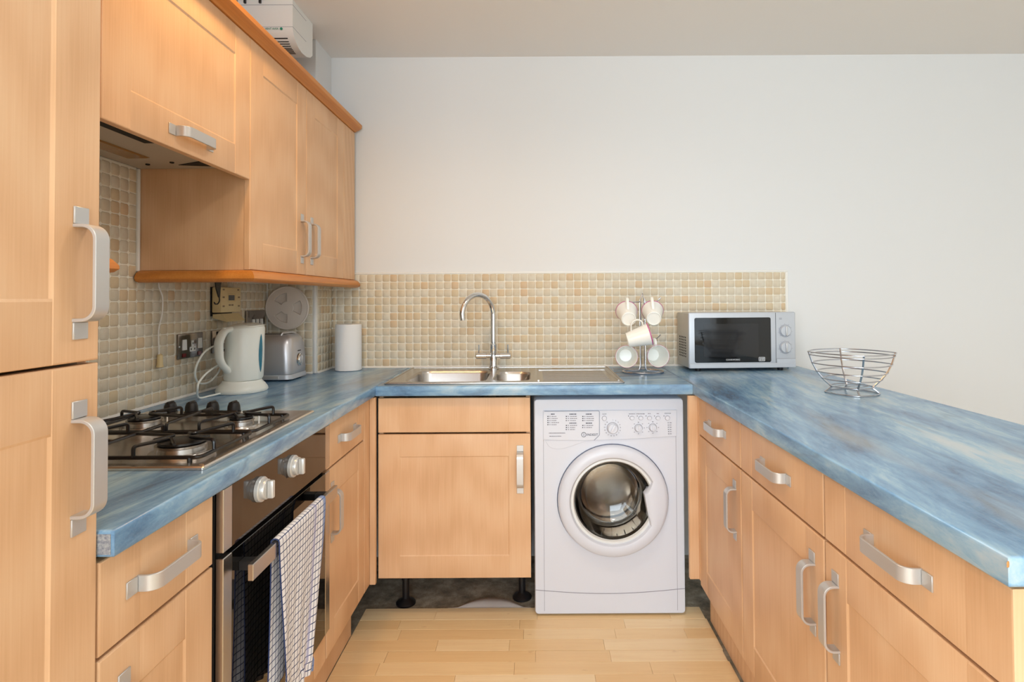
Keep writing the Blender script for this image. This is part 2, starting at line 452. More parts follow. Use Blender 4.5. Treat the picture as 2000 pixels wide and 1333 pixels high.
# ------------------------------------------------------------------ wall tiles
def tile_mesh(seed, w, h):
    rr = random.Random(seed); b = B()
    def outline(inset, y, c):
        pts = []
        for sx, sz in ((1, 1), (-1, 1), (-1, -1), (1, -1)):
            hx, hz = w / 2 - inset, h / 2 - inset
            p = [(hx, hz - c), (hx - c, hz)]
            if sx * sz < 0: p = p[::-1]
            pts += [(sx * a, y, sz * d) for a, d in p]
        return pts
    o1 = outline(0, 0, .004); j = [(rr.uniform(-.0005, .0005), rr.uniform(-.0005, .0005)) for _ in o1]
    o1 = [(p[0] + a, p[1], p[2] + d) for p, (a, d) in zip(o1, j)]
    o2 = [(p[0], -.0036, p[2]) for p in o1]
    o3 = [(p[0] * .94, -.0046, p[2] * .94) for p in o1]
    b.loft([o1, o2, o3], False, True)
    m = b.mesh('tile', 60); m.materials.append(M_tile); return m
def tile_bank(parent, cells, base, nobj):
    """cells: list of (u,z,w,h) ; base: function (u,z)->matrix ; first nobj become objects"""
    cache = {}; big = bmesh.new()
    for k, (u, z, w, h) in enumerate(cells):
        key = (random.randrange(5), round(w, 4), round(h, 4))
        if key not in cache: cache[key] = tile_mesh(key[0], w, h)
        M = base(u, z) @ Matrix.Rotation(random.uniform(-.012, .012), 4, 'Y')
        if k < nobj: link(bpy.data.objects.new('tile', cache[key]), parent, M)
        else:
            tmp = cache[key].copy(); tmp.transform(M); big.from_mesh(tmp); bpy.data.meshes.remove(tmp)
    if len(big.verts):
        m = bpy.data.meshes.new('tile_field'); big.to_mesh(m); smooth(m, 60); m.materials.append(M_tile)
        o = obj('tile_field', m, M_tile, parent); o['kind'] = 'stuff'
    big.free()
PT, GT = .0375, .0032
ZB = ZT + .006
TOP = 1.366
# back wall
obj('grout', B().box(BX, 1.226, YB - .0068, YB, ZT + .0005, TOP), M_grout, wall_back)
cells = []
x = -.8606
cols = [(-.8606 + PT * k) for k in range(-4, 56)]
for cx in cols:
    a, b = max(cx, BX + .006), min(cx + PT, 1.2245)
    if b - a < .012: continue
    for r in range(12):
        z1 = TOP - r * PT; z0 = max(z1 - PT, ZT + .004)
        if z1 - z0 < .01: continue
        cells.append(((a + b) / 2, (z0 + z1) / 2, b - a - GT, z1 - z0 - GT))
random.shuffle(cells)
cells.sort(key=lambda c: (c[0] < -.90, abs(c[0] - .1) > .62))
tile_bank(wall_back, cells, lambda u, z: T(u, YB - .004, z), 300)
# left wall: visible field under the wall units, taller behind the hob
PL = .0366
cells = []
for k in range(48):
    y1 = BY - .004 - k * PL; y0 = max(y1 - PL, .845)
    if y1 - y0 < .012: continue
    ztop = 1.325 if y0 > 1.735 - PL * .6 or y1 < 1.13 else 1.650
    r = 0
    while True:
        z0 = ZT + .004 + r * PL; z1 = min(z0 + PL, ztop)
        if z1 - z0 < .012: break
        cells.append(((y0 + y1) / 2, (z0 + z1) / 2, y1 - y0 - GT, z1 - z0 - GT)); r += 1
cells.sort(key=lambda c: (c[0] < 1.565, c[0]))
obj('grout', B().box(XL, XL + .0068, .84, BY, ZT + .0005, 1.327).box(XL, XL + .0068, 1.13, 1.735, 1.327, 1.652), M_grout, wall_left)
tile_bank(wall_left, cells, lambda u, z: T(XL + .004, u, z) @ RZ(90), 300)
# boxing: front and side
obj('grout', B().box(XL + .009, BX, BY - .0068, BY, ZT + .0005, 1.33).box(BX, BX + .0068, BY - .0068, YB - .009, ZT + .0005, 1.36), M_grout, boxing)
cf, cs = [], []
for r in range(12):
    z1 = TOP - r * PT; z0 = max(z1 - PT, ZT + .004)
    if z1 - z0 < .01: continue
    if z1 < 1.34:
        for k in range(6):
            a, b = max(BX - .010 - (k + 1) * PT, XL + .012), BX - .010 - k * PT
            if b - a > .012: cf.append(((a + b) / 2, (z0 + z1) / 2, b - a - GT, z1 - z0 - GT))
    for k in range(6):
        a, b = BY + .010 + k * PT, min(BY + .010 + (k + 1) * PT, YB - .010)
        if b - a > .012: cs.append(((a + b) / 2, (z0 + z1) / 2, b - a - GT, z1 - z0 - GT))
tile_bank(boxing, cf, lambda u, z: T(u, BY - .004, z), 300)
tile_bank(boxing, cs, lambda u, z: T(BX + .004, u, z) @ RZ(90), 300)
# white tile edging and sealant lines
obj('corner_trim', B().box(BX - .006, BX + .008, BY - .012, BY + .006, ZT + .0005, 1.33, .003), M_seal, boxing)
obj('sealant_bead', B().box(XL + .006, XL + .013, BY - .0115, BY - .004, ZT + .0005, 1.33), M_seal, boxing)
obj('edge_trim', B().box(BX + .008, 1.2375, YB - .010, YB, TOP, TOP + .010, .002), M_seal, wall_back)
obj('edge_trim', B().box(1.226, 1.2375, YB - .010, YB, ZT + .0005, TOP, .002), M_seal, wall_back)
obj('sealant_bead', B().prism([(YB - .016, ZT + .0005), (YB - .004, ZT + .0005), (YB - .004, ZT + .010), (YB - .010, ZT + .008)], 'X', BX + .012, 1.226), M_seal, wall_back)
obj('sealant_bead', B().prism([(XL + .004, ZT + .0005), (XL + .014, ZT + .0005), (XL + .010, ZT + .007), (XL + .004, ZT + .009)], 'Y', .85, BY - .012), M_seal, wall_left)
obj('sealant_bead', B().box(XL + .006, XL + .016, 1.7225, 1.7325, 1.335, 1.650, .003), M_seal, wall_left)
obj('sealant_bead', B().prism([(BY - .016, ZT + .0005), (BY - .004, ZT + .0005), (BY - .004, ZT + .009), (BY - .010, ZT + .007)], 'X', XL + .015, BX - .006), M_seal, boxing)
obj('sealant_bead', B().prism([(BX + .004, ZT + .0005), (BX + .016, ZT + .0005), (BX + .010, ZT + .007), (BX + .004, ZT + .009)], 'Y', BY, YB - .017), M_seal, boxing)

# ------------------------------------------------------------------ cabinet fronts and handles
def front_mesh(w, h, stile=.085, rail=.085, panel=True, t=.018):
    """front at y=0 facing -Y, body to y=t"""
    e, g, bv, dp = .0028, .0012, .0040, .0028
    def axis(L, s):
        a = [0, .0009, e]
        if s:
            a += [s - g, s, s + bv]
            a += [L - q for q in reversed(a)]
        else: a += [L - q for q in reversed(a)]
        return a
    xs = axis(w, stile); zs = axis(h, rail if panel else 0)
    def edge(v, L):
        d = min(v, L - v)
        return 0 if d >= e - 1e-6 else (e if d < 1e-6 else .0008)
    b = B(); V = []
    for z in zs:
        row = []
        for x in xs:
            y = max(edge(x, w), edge(z, h)) 
            dx = min(x, w - x); dz = min(z, h - z)
            if abs(dx - stile) < 1e-6: y = max(y, .0009)
            if panel and dx >= stile + bv - 1e-6 and dz >= rail + bv - 1e-6: y = dp
            row.append(b.bm.verts.new((x, y, z)))
        V.append(row)
    for i in range(len(zs) - 1):
        for j in range(len(xs) - 1):
            b.bm.faces.new((V[i][j], V[i][j + 1], V[i + 1][j + 1], V[i + 1][j]))
    ring = V[0] + [r[-1] for r in V[1:]] + V[-1][-2::-1] + [r[0] for r in V[-2:0:-1]]
    back = [b.bm.verts.new((v.co.x, t, v.co.z)) for v in ring]
    n_ = len(ring)
    for i in range(n_): b.bm.faces.new((ring[(i + 1) % n_], ring[i], back[i], back[(i + 1) % n_]))
    b.bm.faces.new(back)
    return b.mesh('front', 20)
def handle_mesh():
    L, W, th, out, tab = .186, .026, .0048, .030, .024
    b = B()
    for s in (-1, 1):
        b.box(s * (L / 2 - tab), s * L / 2, -.0028, 0, -W / 2, W / 2, .0008, 1)
    r = .019
    cen = [(-(L / 2 - tab) + .003, 0), (-(L / 2 - tab) + .003, -.006)]
    cx = -(L / 2 - tab) + .003 + r
    for k in range(9):
        a = PI / 2 * k / 8; cen.append((cx - r * math.cos(a), -(out - r) - r * math.sin(a)))
    cen += [(-x, y) for x, y in reversed(cen)]
    n_ = len(cen); o, i_ = [], []
    for k in range(n_):
        p = Vector(cen[k]); a = Vector(cen[max(k - 1, 0)]); c = Vector(cen[min(k + 1, n_ - 1)])
        d = (c - a).normalized(); nn = Vector((-d.y, d.x))
        o.append(p + nn * th / 2); i_.append(p - nn * th / 2)
    poly = o + i_[::-1]
    rings = []
    for z, q in ((-W / 2, .0008), (-W / 2 + .0008, 0), (W / 2 - .0008, 0), (W / 2, .0008)):
        rr = []
        for k in range(n_): rr.append((o[k] * (1 - q / th) + i_[k] * (q / th)))
        for k in reversed(range(n_)): rr.append((i_[k] * (1 - q / th) + o[k] * (q / th)))
        rings.append([(p.x, p.y, z) for p in rr])
    b.loft(rings)
    m = b.mesh('handle', 40); m.materials.append(M_handle); return m
HM = handle_mesh()
RY90 = Matrix.Rotation(PI / 2, 4, 'Y')
def front(kind, parent, M, w, h, panel, hand=None, stile=.085, rail=.085):
    """hand: None | ('h',u,z) | ('v',u,z) handle centre in local coords"""
    d = obj(kind, front_mesh(w, h, stile, rail, panel), M_wood, parent, M)
    if hand:
        k, u, z = hand
        link(bpy.data.objects.new('handle', HM), d, M @ T(u, 0, z) @ (RY90 if k == 'v' else I4))
    return d
def ML(y, z, x=DL): return T(x, y, z) @ RZ(90)
def MR(y, z, x=DR): return T(x, y, z) @ RZ(-90)
def MB(x, z, y=DB): return T(x, y, z)
def carcass(parent, x0, x1, y0, y1, z0, z1, open_side, top=False, t=.016):
    b = B()
    b.box(x0, x1, y0, y1, z0, z0 + t)
    if top: b.box(x0, x1, y0, y1, z1 - t, z1)
    za, zb = z0 + t, (z1 - t if top else z1)
    if open_side in '+x-x':
        b.box(x0, x1, y0, y0 + t, za, zb); b.box(x0, x1, y1 - t, y1, za, zb)
        xb = x0 if open_side == '+x' else x1 - t
        b.box(xb, xb + t, y0 + t, y1 - t, za, zb)
    else:
        b.box(x0, x0 + t, y0, y1, za, zb); b.box(x1 - t, x1, y0, y1, za, zb); b.box(x0 + t, x1 - t, y1 - t, y1, za, zb)
    return obj('carcass', b, M_wood, parent)
ZD0, ZD1, ZR0, ZR1 = .152, .718, .724, .862    # door bottom/top, drawer bottom/top
HZ = .580
# tall housing
t = thing('tall_cabinet', (-.92, .53, 0), 'full-height maple cabinet with two stacked doors beside the hob worktop', 'cabinet')
carcass(t, XL + .012, DL - .019, .232, .831, .152, 2.06, '+x', True)
front('door', t, ML(.232, 1.1605), .599, .90, True, ('v', .599 - .036, .125), .080)
front('door', t, ML(.232, .152), .599, 1.004, True, ('v', .599 - .036, .862), .080)
# narrow base with drawer by the tall housing
t = thing('base_cabinet', (-.92, .985, 0), 'narrow maple base cabinet with one drawer between tall cabinet and oven', 'cabinet')
carcass(t, XL + .012, DL - .019, .834, 1.133, .152, .868, '+x')
front('drawer', t, ML(.836, ZR0), .292, ZR1 - ZR0, False, ('h', .146, .069), .086)
front('door', t, ML(.836, ZD0), .292, ZD1 - ZD0, True, ('v', .050, HZ - ZD0), .086)
# oven housing filler
t = thing('oven_housing', (-.92, 1.435, 0), 'maple oven housing with plain strip of wood under the oven door', 'cabinet')
carcass(t, XL + .012, DL - .024, 1.137, 1.733, .152, .868, '+x')
front('filler_panel', t, ML(1.139, .152), .592, .092, False, None, .085)
# base beside the corner
t = thing('base_cabinet', (-.92, 1.93, 0), 'maple base cabinet with one drawer between the oven and the sink corner', 'cabinet')
carcass(t, XL + .012, DL - .019, 1.737, 2.118, .152, .868, '+x')
front('drawer', t, ML(1.740, ZR0), .376, ZR1 - ZR0, False, ('h', .188, .069), .066)
front('door', t, ML(1.740, ZD0), .376, ZD1 - ZD0, True, ('v', .046, HZ - ZD0), .066)
t = thing('corner_post', (-.63, 2.16, .152), 'plain maple corner post between the oven side units and the sink cabinet', 'filler')
obj('side_board', B().box(DL - .018, DL, 2.120, 2.202, .152, .866, .0015, 1), M_wood, t)
obj('front_board', B().box(DL + .0005, -.6175, 2.184, 2.202, .152, .866, .0015, 1), M_wood, t)
# sink cabinet
t = thing('sink_cabinet', (-.318, 2.5, 0), 'maple cabinet under the sink standing on black legs', 'cabinet')
carcass(t, -.614, -.022, DB + .019, 2.74, .165, .862, '-y')
front('false_drawer_front', t, MB(-.614, .725), .592, .134, False, None, .084)
front('door', t, MB(-.614, .163), .592, .555, True, ('v', .592 - .040, .418), .084)
lp = [(.040, 0), (.040, .006), (.034, .012), (.020, .018), (.014, .024), (.014, .10), (.017, .10), (.017, .135), (.024, .137), (.024, .174)]
for lx, ly in ((-.540, 2.355), (-.062, 2.395), (-.54, 2.68), (-.062, 2.68)):
    obj('leg', B().lathe(lp, (lx, ly, -.009), seg=20), M_bplast, t)
# right corner post
t = thing('corner_post', (.625, 2.19, .165), 'plain maple corner post between washing machine and peninsula units', 'filler')
obj('front_board', B().box(.5868, .640, 2.186, 2.204, .165, .866, .0015, 1), M_wood, t)
obj('side_board', B().box(DR, DR + .018, 2.172, 2.185, .165, .866, .0015, 1), M_wood, t)
# peninsula units
for ya, yb, hs, lab in ((2.171, 1.732, 'r', 'maple peninsula cabinet with drawer next to the washing machine'),
                        (1.728, 1.236, 'r', 'maple peninsula cabinet with drawer, the middle of three'),
                        (1.232, .7455, 'l', 'maple peninsula cabinet with drawer at the open worktop end')):
    t = thing('base_cabinet', (.92, (ya + yb) / 2, 0), lab, 'cabinet')
    carcass(t, DR + .019, 1.19, max(yb, .764), ya, .152, .866, '-x')
    w = ya - yb - .003; u = w - .050 if hs == 'r' else .042
    front('drawer', t, MR(ya - .0015, ZR0), w, ZR1 - ZR0, False, ('h', w / 2, .069), .082)
    front('door', t, MR(ya - .0015, ZD0), w, ZD1 - ZD0, True, ('v', u, HZ - ZD0), .082)
t = tag(obj('end_panel', B().box(DR + .0195, 1.20, .7450, .7630, .0005, .868, .0015, 1), M_wood), 'pale maple end panel closing the peninsula under the worktop end', 'panel')
tag(obj('plinth', B().box(-.705, -.689, .24, 2.118, .0005, .150), M_wood), 'brown plinth board under the oven-side cabinets', 'plinth')
tag(obj('plinth', B().box(.667, .683, .764, 2.20, .0005, .150), M_wood), 'brown plinth board under the peninsula cabinets', 'plinth')

# ------------------------------------------------------------------ worktops
tag(obj('worktop', plate('worktop', [[(XL + .002, .834), (WL, .834), (WL, WB), (WL, YB - .002), (BX + .002, YB - .002), (BX + .002, BY - .002), (XL + .002, BY - .002)]], .04, .005), M_top, None, T(0, 0, .87)),
    'blue marbled worktop carrying the gas hob, kettle and toaster', 'worktop')
tag(obj('worktop', plate('worktop', [[(WL + .0004, WB), (WR - .0004, WB), (WR - .0004, YB - .002), (WL + .0004, YB - .002)], rrect(-.575, .02, 2.238, 2.700, .03)], .04, .005), M_topx, None, T(0, 0, .87)),
    'blue marbled worktop holding the steel sink', 'worktop')
wt = tag(obj('worktop', plate('worktop', [[(WR, PE), (WX1, PE), (WX1, YB - .002), (WR, YB - .002)]], .04, .005), M_top, None, T(0, 0, .87)),
    'long blue marbled peninsula worktop with a chipped corner under microwave and basket', 'worktop')
M_cap = mat('grey_edging_strip', rgb(150, 156, 164), .45); n = N(M_cap); g_ = n.n('NewGeometry')
n.l(n.ramp(n.noise(g_.outputs['Position'], 190, 3, .7), [(.35, rgb(116, 122, 134)), (.65, rgb(172, 174, 176))]), n.b.inputs['Base Color'])
obj('end_cap', B().box(XL + .01, WL - .0052, .8328, .8339, .8752, .9048), M_cap, bpy.data.objects['worktop'])
cb = B(); cb.lathe([(.0008, 0), (.0055, .0003), (.004, .0010), (.0008, .0012)], (0, 0, 0), seg=5)
obj('chip', cb, M_chip, wt, T(WR + .0006, PE + .0006, .901) @ Matrix.Rotation(PI / 2, 4, 'X') @ Matrix.Rotation(.5, 4, 'Y'))

# ------------------------------------------------------------------ wall units, cornice, pelmet
CX = -.875
Y0, Y1, Y2, Y3 = 1.735, 2.163, 2.590, 2.745
Z0, Z1 = 1.338, 2.056
t = thing('wall_cabinet', (-1.05, 2.2, Z0), 'maple wall cabinet with two doors above the kettle and toaster', 'cabinet')
b = B().box(XL + .012, CX - .019, Y0, Y0 + .018, Z0, Z1).box(XL + .012, CX - .019, Y0 + .018, BY - .014, Z0 + .002, Z0 + .018).box(XL + .012, CX - .019, Y0 + .018, BY - .014, Z1 - .018, Z1)
b.box(BX + .012, CX - .019, BY - .014, Y3, Z0 + .002, Z0 + .018).box(BX + .012, CX - .019, BY - .014, Y3, Z1 - .018, Z1).box(BX + .012, CX - .019, Y3 - .018, Y3, Z0 + .018, Z1 - .018)
b.box(XL + .012, XL + .022, Y0 + .018, BY - .014, Z0 + .018, Z1 - .018)
obj('carcass', b, M_wood, t)
front('door', t, ML(Y0 + .0005, Z0 + .001, CX), Y1 - Y0 - .002, Z1 - Z0, True, ('v', Y1 - Y0 - .042, .135), .083)
front('door', t, ML(Y1 + .0005, Z0 + .001, CX), Y2 - Y1 - .002, Z1 - Z0, True, ('v', .050, .135), .083)
obj('filler_strip', B().box(CX - .018, CX, Y2 + .001, Y3, Z0 + .001, Z1 + .001, .0015, 1), M_wood, t)
t = thing('wall_cabinet', (-1.05, .985, Z0), 'narrow maple wall cabinet tucked behind the tall cabinet', 'cabinet')
carcass(t, XL + .012, CX - .019, .834, 1.128, Z0, Z1, '+x', True)
front('door', t, ML(.836, Z0 + .001, CX), .290, Z1 - Z0, True, None, .083)
# hood housing
HZ0 = 1.616
t = thing('hood_cabinet', (-1.05, 1.435, HZ0), 'maple lift-up cabinet front hiding the cooker hood above the hob', 'cabinet')
obj('carcass', B().box(XL + .012, CX - .019, 1.134, 1.150, 1.672, Z1).box(XL + .012, CX - .019, 1.716, 1.7335, 1.672, Z1).box(XL + .012, CX - .019, 1.150, 1.716, Z1 - .016, Z1), M_wood, t)
front('door', t, ML(1.136, HZ0, CX), .597, Z1 - HZ0 + .001, True, ('h', .303, .044), .085, .085)
t = thing('cooker_hood', (-1.05, 1.435, 1.66), 'grey built-in cooker hood with brown lamp cover under the lift-up cabinet', 'hood')
obj('body', B().box(XL + .012, CX - .021, 1.152, 1.714, 1.660, 1.80), M_hoodp, t)
obj('underside_panel', B().box(XL + .014, CX - .022, 1.137, 1.732, 1.650, 1.6595, .002, 1), M_hoodp, t)
obj('filter_panel', B().box(-1.15, -.955, 1.16, 1.610, 1.6465, 1.6495, .001, 1), M_hoodp, t)
obj('lamp_cover', B().prism([(1.24, 1.6464), (1.58, 1.6464), (1.565, 1.641), (1.255, 1.641)], 'X', -1.130, -1.078), M_hoodl, t)
obj('control_slot', B().box(-.990, -.965, 1.24, 1.43, 1.6455, 1.6464), M_dark, t)
obj('control_slot', B().prism([(-1.06, 1.678), (-.94, 1.620), (-.94, 1.700)], 'Z', 1.6480, 1.6499), M_dark, t)
for cy, cx in ((1.646, -1.059), (1.667, -1.144)):
    obj('screw', B().lathe([(.006, 0), (.006, -.003), (.003, -.004)], (cx, cy, 1.650), seg=12), M_dark, t)
def sweep(path, prof):
    """path: list of (x,y), outward = right side of travel ; prof: (out, z)"""
    P = [Vector(p) for p in path]; rings = []
    for i, p in enumerate(P):
        d1 = (p - P[i - 1]).normalized() if i else (P[1] - p).normalized()
        d2 = (P[i + 1] - p).normalized() if i < len(P) - 1 else d1
        n1, n2 = Vector((d1.y, -d1.x)), Vector((d2.y, -d2.x))
        nn = (n1 + n2); nn = nn / nn.dot(n1) 
        rings.append([(p.x + nn.x * o, p.y + nn.y * o, z) for o, z in prof])
    return B().loft(rings)
pp = [(-.016, 1.337), (.006, 1.337), (.018, 1.330), (.026, 1.318), (.0265, 1.311), (.020, 1.304), (.008, 1.3005), (-.016, 1.3005)]
tag(obj('pelmet', sweep([(XL + .014, Y0), (CX, Y0), (CX, Y3)], pp), M_pelmet), 'orange-stained rounded pelmet trim under the two-door wall cabinet', 'trim')
tag(obj('pelmet', sweep([(CX, .836), (CX, 1.1285), (XL + .014, 1.1285)], pp), M_pelmet), 'orange-stained pelmet trim end peeping out beside the tall cabinet', 'trim')
cp = [(-.02, 2.0585), (.004, 2.0585), (.010, 2.064), (.022, 2.068), (.034, 2.078), (.036, 2.092), (.028, 2.100), (-.02, 2.100)]
tag(obj('cornice', sweep([(CX, .836), (CX, Y3)], cp), M_pelmet), 'orange-stained rounded cornice along the top of the wall cabinets', 'trim')

# extractor fan on the boxing, under the ceiling
t = thing('extractor_fan', (-1.065, 2.33, 2.28), 'white box extractor fan with slatted belly under the ceiling', 'fan')
fp = [(2.228, 2.4395), (2.228, 2.326), (2.236, 2.306), (2.254, 2.286), (2.282, 2.271), (2.320, 2.264), (2.365, 2.268), (2.405, 2.282), (2.428, 2.300), (2.430, 2.4395)]
FX0, FX1 = -1.175, -.957
obj('housing', B().prism(fp, 'X', FX0, FX1), M_wp, t, None, 25)
obj('wall_bracket', B().box(XL, FX0, 2.27, 2.42, 2.32, 2.43), M_wp, t)
obj('seam', B().box(FX0, FX1 + .0006, 2.2272, 2.36, 2.4180, 2.4192), M_tgrey, t)
obj('seam', B().box(FX0, FX1 + .0006, 2.2272, 2.36, 2.3300, 2.3310), M_tgrey, t)
def fz(yy):
    for (a, za), (c, zc) in zip(fp[1:], fp[2:]):
        if a <= yy <= c: return za + (zc - za) * (yy - a) / (c - a)
for k in range(9):
    yy = 2.248 + k * .0095; zz = fz(yy)
    obj('slot', B().box(-1.10, -.985, yy - .0018, yy + .0018, zz - .0014, zz + .004), M_dark, t)
text('lettering', 'VENT AXIA', .0105, M_tgreen, t, T(-1.040, 2.2274, 2.3225) @ RX90)
obj('emblem', B().lathe([(.0055, 0), (.0055, -.001)], (-1.002, 2.2278, 2.3225), 'Y', 20), M_tgreen, t)
for cx in (-1.145, -1.085):
    obj('clip', B().box(cx - .004, cx + .004, 2.220, 2.2276, 2.424, 2.438), M_bplast, t)

# ------------------------------------------------------------------ hob
HX0, HX1, HY0, HY1 = -1.150, -.655, 1.122, 1.685
t = thing('gas_hob', (-.9, 1.40, ZT), 'stainless four-burner gas hob with black pan supports and knobs', 'hob')
b = B()
def rr3(x0, x1, y0, y1, r, z): return [(p[0], p[1], z) for p in rrect(x0, x1, y0, y1, r, 4)]
b.loft([rr3(HX0, HX1, HY0, HY1, .006, ZT + .0005), rr3(HX0, HX1, HY0, HY1, .006, ZT + .005), rr3(HX0 + .003, HX1 - .003, HY0 + .003, HY1 - .003, .005, ZT + .0078), rr3(HX0 + .020, HX1 - .020, HY0 + .020, HY1 - .020, .01, ZT + .009),
        rr3(HX0 + .028, HX1 - .028, HY0 + .028, HY1 - .085, .012, ZT + .0045)])
obj('tray', b, M_hob, t)
BUR = [(-.775, 1.245, 1.25), (-.775, 1.495, .78), (-1.030, 1.245, .95), (-1.030, 1.495, 1.0)]
for bx, by, s in BUR:
    g = obj('burner', B().lathe([(.052 * s, .0045), (.050 * s, .008), (.040 * s, .0085), (.038 * s, .018), (.041 * s, .020), (.041 * s, .024)], (bx, by, ZT), seg=36), M_steel, t)
    obj('burner_cap', B().lathe([(.034 * s, .0242), (.037 * s, .026), (.036 * s, .030), (.030 * s, .0315), (.0, .0318)], (bx, by, ZT), seg=36, cap=False), M_black, g)
    obj('spark_pin', B().tube([(bx + .047 * s, by + .02, ZT + .006), (bx + .047 * s, by + .02, ZT + .026)], .002, 6), M_wp, g)
def pan_support(y0, y1, burners):
    b = B(); x0, x1 = HX0 + .035, HX1 - .030; zl, zh = ZT + .016, ZT + .039; R = .0042
    b.tube(fillet([(x0, y0, zl), (x1, y0, zl), (x1, y1, zl), (x0, y1, zl)], .014, 4, True), R, 8, True)
    xm = (x0 + x1) / 2
    for bx, by, s in burners:
        gap = .016 * s
        for sx, sy in ((0, -1), (0, 1), (-1, 0), (1, 0)):
            if sy:
                off = .045 * sy
                e = (bx + off, y0 if sy < 0 else y1); k = (bx + off * .25, by + sy * gap)
                v = (bx + off * .25 - .026 * sy, by + sy * (gap + .030))
            else:
                ex = (x1 if bx > xm else xm) if sx > 0 else (xm if bx > xm else x0)
                e = (ex, by - .035 * sx); k = (bx + sx * gap, by - .008 * sx); v = (bx + sx * (gap + .028), by + .022 * sx)
            if sx and abs(e[0] - xm) < 1e-6: pts = [(e[0] , e[1], zh - .003), (k[0], k[1], zh), (v[0], v[1], zh - .004)]
            else: pts = [(e[0], e[1], zl), (e[0], e[1], zh), (k[0], k[1], zh), (v[0], v[1], zh - .006)]
            b.tube(fillet(pts, .008, 4), R * .92, 8)
    b.tube(fillet([(xm, y0, zl), (xm, y0, zh - .003), (xm, y1, zh - .003), (xm, y1, zl)], .010, 4), R, 8)
    for xx in (x0 + .02, x1 - .02):
        for yy in (y0, y1): b.tube([(xx, yy, ZT + .0045), (xx, yy, zl)], .005, 8)
    return obj('pan_support', b, M_black, t)
pan_support(1.158, 1.372, [BUR[0], BUR[2]])
pan_support(1.384, 1.580, [BUR[1], BUR[3]])
for k in range(4):
    kx = onZ(357 + 39.3 * k, 797, ZT + .01); cx, cy = kx.x, 1.662
    g = obj('knob', B().lathe([(.019, .0078), (.019, .011), (.0165, .012), (.0175, .0135), (.0165, .026), (.0130, .036), (.0115, .037)], (cx, cy, ZT), seg=24), M_bplast, t)
    obj('grip', B().box(cx - .004, cx + .004, cy - .014, cy + .014, ZT + .0265, ZT + .0405, .0025), M_bplast, g)

# ------------------------------------------------------------------ oven
t = thing('oven', (-.9, 1.435, .25), 'built-in electric oven with brown glass control panel and steel bar handle', 'oven')
ov0, ov1 = 1.142, 1.729
obj('body', B().box(-1.15, DL - .004, 1.156, 1.714, .262, .855), M_dark, t)
obj('side_trim', B().box(DL - .018, DL - .0045, ov0 - .004, ov0, .246, .866), M_dark, t)
cp_ = obj('control_panel', B().box(DL - .003, DL + .012, ov0 + .034, ov1 - .034, .738, .866, .001, 1), M_opanel, t)
for a, c in ((ov0, ov0 + .0335), (ov1 - .0335, ov1)):
    obj('steel_strip', B().box(DL - .003, DL + .013, a, c, .738, .866, .0015, 1), M_steel, t)
dr = obj('door', B().box(DL - .003, DL + .012, ov0 + .034, ov1 - .034, .250, .727, .001, 1), M_oglass, t)
for a, c in ((ov0, ov0 + .0335), (ov1 - .0335, ov1)):
    obj('steel_strip', B().box(DL - .003, DL + .013, a, c, .250, .727, .0015, 1), M_steel, dr)
HBX = -.588
h = obj('handle_bar', B().box(HBX - .006, HBX + .006, 1.172, 1.668, .668, .702, .0015, 1), M_steel, dr)
for yy in (1.215, 1.625):
    obj('handle_post', B().box(DL + .0125, HBX - .0065, yy - .012, yy + .012, .676, .694), M_bplast, h)
for px, py in ((522, 956), (583, 911)):
    p = onX(px, py, DL + .03)
    k = obj('knob', B().lathe([(.028, .0125), (.028, .020), (.0265, .022), (.0225, .0225), (.0225, .030), (.0215, .0315)], (DL, p.y, p.z), 'X', 32), M_knobw, t)
    obj('grip', B().box(DL + .0316, DL + .046, p.y - .006, p.y + .006, p.z - .020, p.z + .020, .003), M_knobw, k)
for yy in (1.437, 1.455):
    obj('symbol', B().box(DL + .0121, DL + .0124, yy - .005, yy + .005, .796, .806), M_bplast, cp_)
